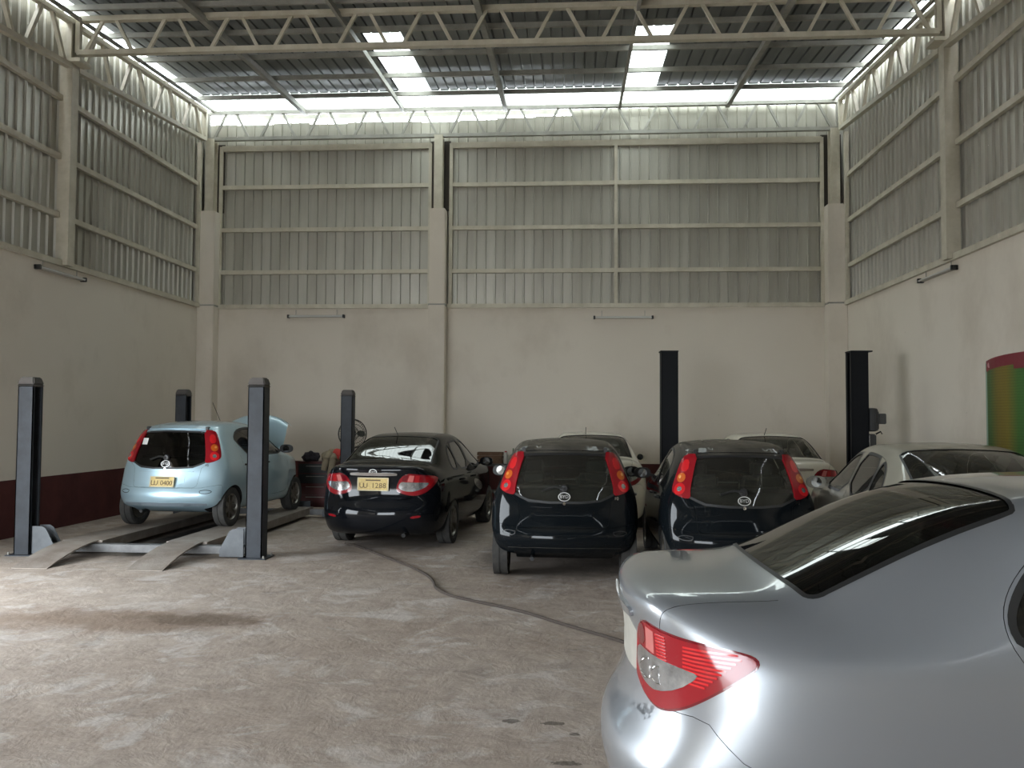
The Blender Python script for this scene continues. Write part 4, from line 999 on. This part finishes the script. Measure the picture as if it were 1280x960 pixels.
def saloon(label, pt, loc, head, gl=(M_GLASSD, M_GLASSB, M_GLASSD), plate_txt=None, seat_mt=M_SEAT, hero=False, antenna=False, dark_lamp=False):
    car = root('saloon_car', label, 'car', loc, -math.radians(head), 'parked saloon cars')
    common(car, SED_M, SED_CFG, pt, gl[0], gl[1], gl[2], TY_S, .745, seat_mt)
    tl = place('trunk_lid', SED_M['trunk_lid'], pt, car)
    if not SMESH:
        SMESH['garnish'] = patch(sf, chaikin([(-.30, 1.025), (.30, 1.025), (.32, 1.005), (.30, .985), (-.30, .985), (-.32, 1.005)], 1), 'y', -1, .014, .04, thick=.014)
        SMESH['recess'] = patch(sf, chaikin([(-.33, .985), (.33, .985), (.30, .80), (.27, .78), (-.27, .78), (-.30, .80)], 1), 'y', -1, .002, .05, thick=.002)
        SMESH['lettering'] = wrap_text(sf, 'F3', .05, .44, .985)
        SMESH['lettering_b'] = wrap_text(sf, 'BYD', .04, -.43, .985)
        SMESH['reflector'] = patch(sf, chaikin([(.50, .47), (.62, .485), (.62, .455), (.50, .44)], 1), 'y', -1, .004, .03, thick=.004)
        SMESH['heater'] = strip_line(sf, [(0.0, .66), (0.0, 1.385)], .006, 'z', 1, -.001)
        SMESH['edge'] = strip_line(sf, [(-.47, 1.40), (-.25, 1.425), (0, 1.43), (.25, 1.425), (.47, 1.40)], .014, 'z', 1, .002)
    place('chrome_garnish', SMESH['garnish'], M_CHROME if not hero else pt, tl)
    badge(tl, sf, 'saloon', 0, 1.03, .055, .038, .012); place('model_lettering', SMESH['lettering'], M_CHROME, tl); place('maker_lettering', SMESH['lettering_b'], M_CHROME, tl)
    for k in (0, 1):
        lp = place('tail_light', LP['rim'][k], M_REDD, car)
        place('red_lens', LP['lens'][k], M_RED, lp); place('clear_lens', LP['clear'][k], M_CLEAR, lp); place('lens_panel', LP['panel'][k], mat('pink_lamp_plastic', (.60, .16, .15), .15, 0, coat=1), lp)
        place('inner_red', LP['deep'][k], M_REDD, lp); place('lamp_ring', LP['ring'][k], M_CHROME, lp)
        for r_ in RIBS: place('lens_rib', r_[k], M_RED2, lp)
        place('headlight', HL[k], M_CLEAR, car)
        rf = SMESH['reflector'] if k == 0 else SMESH.setdefault('reflector_m', mirrored(SMESH['reflector']))
        place('bumper_reflector', rf, M_RED, car)
    if plate_txt: plate(car, .875, .075, plate_txt, 3, .42, .17)
    else: place('plate_recess', SMESH['recess'], M_WHITE if hero else pt, tl)
    place('exhaust_pipe', MB().tube([(.42, -.0+.05, .23), (.42, .45, .24)], .028, 12).mesh('exhaust_pipe', True), M_LINER, car)
    if antenna: place('antenna', MB().tube([(-.1, 1.5, 1.46), (-.1, 1.30, 1.60)], .006, 6), M_PLASTIC, car)
    return car
# ---- hatchback lamps and badges
hs = HAT_M['surf']; HD = Vector((-.62, .785, 0)); HU = Vector((.785, .62, 0)); HOB = (HU, Vector((0, 0, 1)), HD)
def hu(x, y): return HU.x*x+HU.y*y
HLAMP = chaikin([(hu(.545, .24), 1.365), (hu(.60, .40), 1.355), (hu(.645, .40), 1.28), (hu(.705, .36), 1.08), (hu(.735, .32), .99), (hu(.72, .29), .955), (hu(.66, .20), .915), (hu(.60, .13), .905), (hu(.60, .16), 1.0), (hu(.575, .20), 1.16)], 1)
def hdisc(cx, cy, z, rx, rz, off, hole=0): return disc_patch(hs, hu(cx, cy), z, rx, rz, HOB, -1, off, 22, .003, hole)
HL_ = dict(lens=patch(hs, HLAMP, HOB, -1, .012, .03, thick=.025), amber=hdisc(.65, .29, 1.115, .048, .048, .015), dot=hdisc(.66, .30, 1.122, .016, .016, .018), ringp=hdisc(.668, .255, 1.00, .060, .060, .015, .42), core=hdisc(.668, .255, 1.00, .026, .026, .015),
           upper=patch(hs, chaikin([(hu(.60, .27), 1.30), (hu(.625, .36), 1.30), (hu(.65, .34), 1.18), (hu(.615, .24), 1.18)], 1), HOB, -1, .014, .03, thick=.003))
HL_ = {k: (v, mirrored(v)) for k, v in HL_.items()}
HDECO = dict(stop=patch(hs, chaikin([(-.15, 1.412), (.15, 1.412), (.14, 1.385), (-.14, 1.385)], 1), 'y', -1, .006, .03, thick=.012),
             spoiler=patch(hs, chaikin([(-.52, 1.412), (0, 1.43), (.52, 1.412), (.54, 1.372), (0, 1.385), (-.54, 1.372)], 1), 'y', -1, .010, .05, thick=.02),
             lip=patch(hs, chaikin([(-.40, .805), (.40, .805), (.40, .785), (-.40, .785)], 1), 'y', -1, .012, .05, thick=.016),
             recess=patch(hs, chaikin([(-.34, .775), (.30, .775), (.30, .60), (-.34, .60)], 1), 'y', -1, .003, .05, thick=.004),
             tag=wrap_text(hs, 'F0', .045, .56, .875), keyhole=disc_patch(hs, 0, .825, .016, .016, 'y', -1, .014),
             fog=strip_line(hs, [(.52, .53), (.60, .545), (.68, .52), (.62, .49), (.53, .495), (.52, .53)], .008, 'y', -1, .002),
             step=patch(hs, chaikin([(-.60, .37), (.60, .37), (.60, .32), (-.60, .32)], 1), 'y', -1, .006, .06, thick=.01),
             hinge=MB().box(-.02, .02, -.02, .05, -.01, .05).mesh('hinge', bevel=.006))
WIPER = MB().tube(chaikin([(.0, .12, .985), (-.10, .145, 1.005), (-.16, .15, .985), (-.24, .14, .955)], 2, False), .011, 8)
WIPER.lathe([(.045, 0), (.035, -.022), (.0, -.026)], 16, 'y', (.0, .15, .985)); WIPER = WIPER.mesh('wiper', True)
def hatchback(label, pt, loc, head, gl, plate_txt=None, hood_open=0, badge_on=True, step_mt=None, sticker=False, antenna=False, z=0):
    car = root('hatchback_car', label, 'car', (loc[0], loc[1], z), -math.radians(head), 'small hatchback cars')
    HAT_CFG['hinge'] = (2.66, 1.03)
    common(car, HAT_M, HAT_CFG, pt, gl[0], gl[1], gl[2], TY_H, .70, M_SEAT, hood_open, seal_mt=M_PLASTIC)
    ha = place('hatch', HAT_M['hatch'], pt, car)
    for k in (0, 1):
        lp = place('tail_light', HL_['lens'][k], M_RED, car)
        place('upper_lens', HL_['upper'][k], M_RED2, lp); place('amber_lens', HL_['amber'][k], M_ORANGE, lp); place('amber_highlight', HL_['dot'][k], mat('pale_amber', (.75, .30, .07), .1, 0, coat=1), lp)
        place('brake_ring', HL_['ringp'][k], M_RED2, lp); place('reverse_lens', HL_['core'][k], M_CLEAR, lp)
        fg = HDECO['fog'] if k == 0 else HDECO.setdefault('fog_m', mirrored(HDECO['fog'])); place('fog_lamp_outline', fg, M_PLASTIC, car)
        place('hatch_hinge', HDECO['hinge'], M_PLASTIC, ha, hs.ray(Vector(((-.45, .45)[k], -3, 1.375)), Vector((0, 1, 0)))[0]+Vector((0, -.004, -.01)))
    place('spoiler_lip', HDECO['spoiler'], pt, ha); place('stop_light', HDECO['stop'], M_RED, ha); place('handle_lip', HDECO['lip'], pt, ha)
    place('keyhole', HDECO['keyhole'], M_CHROME, ha); place('model_lettering', HDECO['tag'], M_CHROME, car)
    badge(ha, hs, 'hatch', 0, .895, .066, .046, .016)
    place('wiper', WIPER, M_PLASTIC, ha); place('bumper_step', HDECO['step'], step_mt or pt, car)
    place('plate_recess', HDECO['recess'], pt, ha)
    if plate_txt: plate(car, .655, .045, plate_txt, 12, .36, .15)
    if sticker:
        place('window_sticker', patch(hs, [(-.46, 1.25), (-.37, 1.25), (-.37, 1.16), (-.46, 1.16)], 'y', -1, .002, .03), mat('white_sticker', (.75, .75, .72), .6), car)
    if antenna: place('antenna', MB().tube([(.0, 1.75, 1.45), (.0, 1.45, 1.78)], .005, 6), M_PLASTIC, car)
    place('exhaust_pipe', MB().tube([(-.34, .10, .24), (-.34, .5, .25)], .022, 10).mesh('exhaust_pipe', True), M_PLASTIC, car)
    place('muffler', MB().lathe([(.05, -.28), (.085, -.25), (.085, .25), (.05, .28)], 18, 'x', (-.12, .55, .30)).mesh('muffler', True), M_LINER, car)
    return car

saloon('silver saloon car in the foreground seen from its rear right corner', P_SILVER, (.13, 3.58, 0), 89.7, (M_GLASSM, M_GLASSB, M_GLASSM), hero=True)
hatchback('ice blue hatchback with its bonnet raised on the four-post lift', P_BLUE, (-5.66, 11.55), 4, (M_GLASSD, M_GLASSD, M_GLASSM), 'UU 0400', math.radians(74), step_mt=mat('grey_bumper_strip', (.20, .24, .27), .5), sticker=True, antenna=True, z=.178)
saloon('black saloon car with a gold number plate beside the four-post lift', P_BLACK, (-2.57, 10.95, 0), 5.5, (M_GLASSD, M_GLASSB, M_GLASSD), 'UU 1288', antenna=True)
hatchback('black hatchback without plates left of its twin, in the middle of the hall', P_NAVY, (-.08, 9.12), 0, (M_GLASSD, M_GLASSM, M_GLASSF))
hatchback('black hatchback without plates right of its twin, behind the silver saloon boot', P_NAVY, (1.76, 8.86), 0, (M_GLASSM, M_GLASSM, M_GLASSF))
saloon('cream white saloon car nearly hidden behind the middle black hatchback', P_WHITE, (.33, 12.95, 0), 0, (M_GLASSM, M_GLASSM, M_GLASSF), seat_mt=M_SEATL, antenna=True)
saloon('cream white saloon car between the posts of the two-post lift', P_WHITE, (3.25, 12.95, 0), 0, (M_GLASSM, M_GLASSM, M_GLASSF), seat_mt=M_SEATL, antenna=True)
saloon('dusty champagne saloon car parked beyond the silver saloon roof', P_GREY, (3.45, 6.72, 0), 3, (M_GLASSM, M_GLASSM, M_GLASSF), seat_mt=M_SEATL)
for me in list(bpy.data.meshes):
    if me.users == 0: bpy.data.meshes.remove(me)
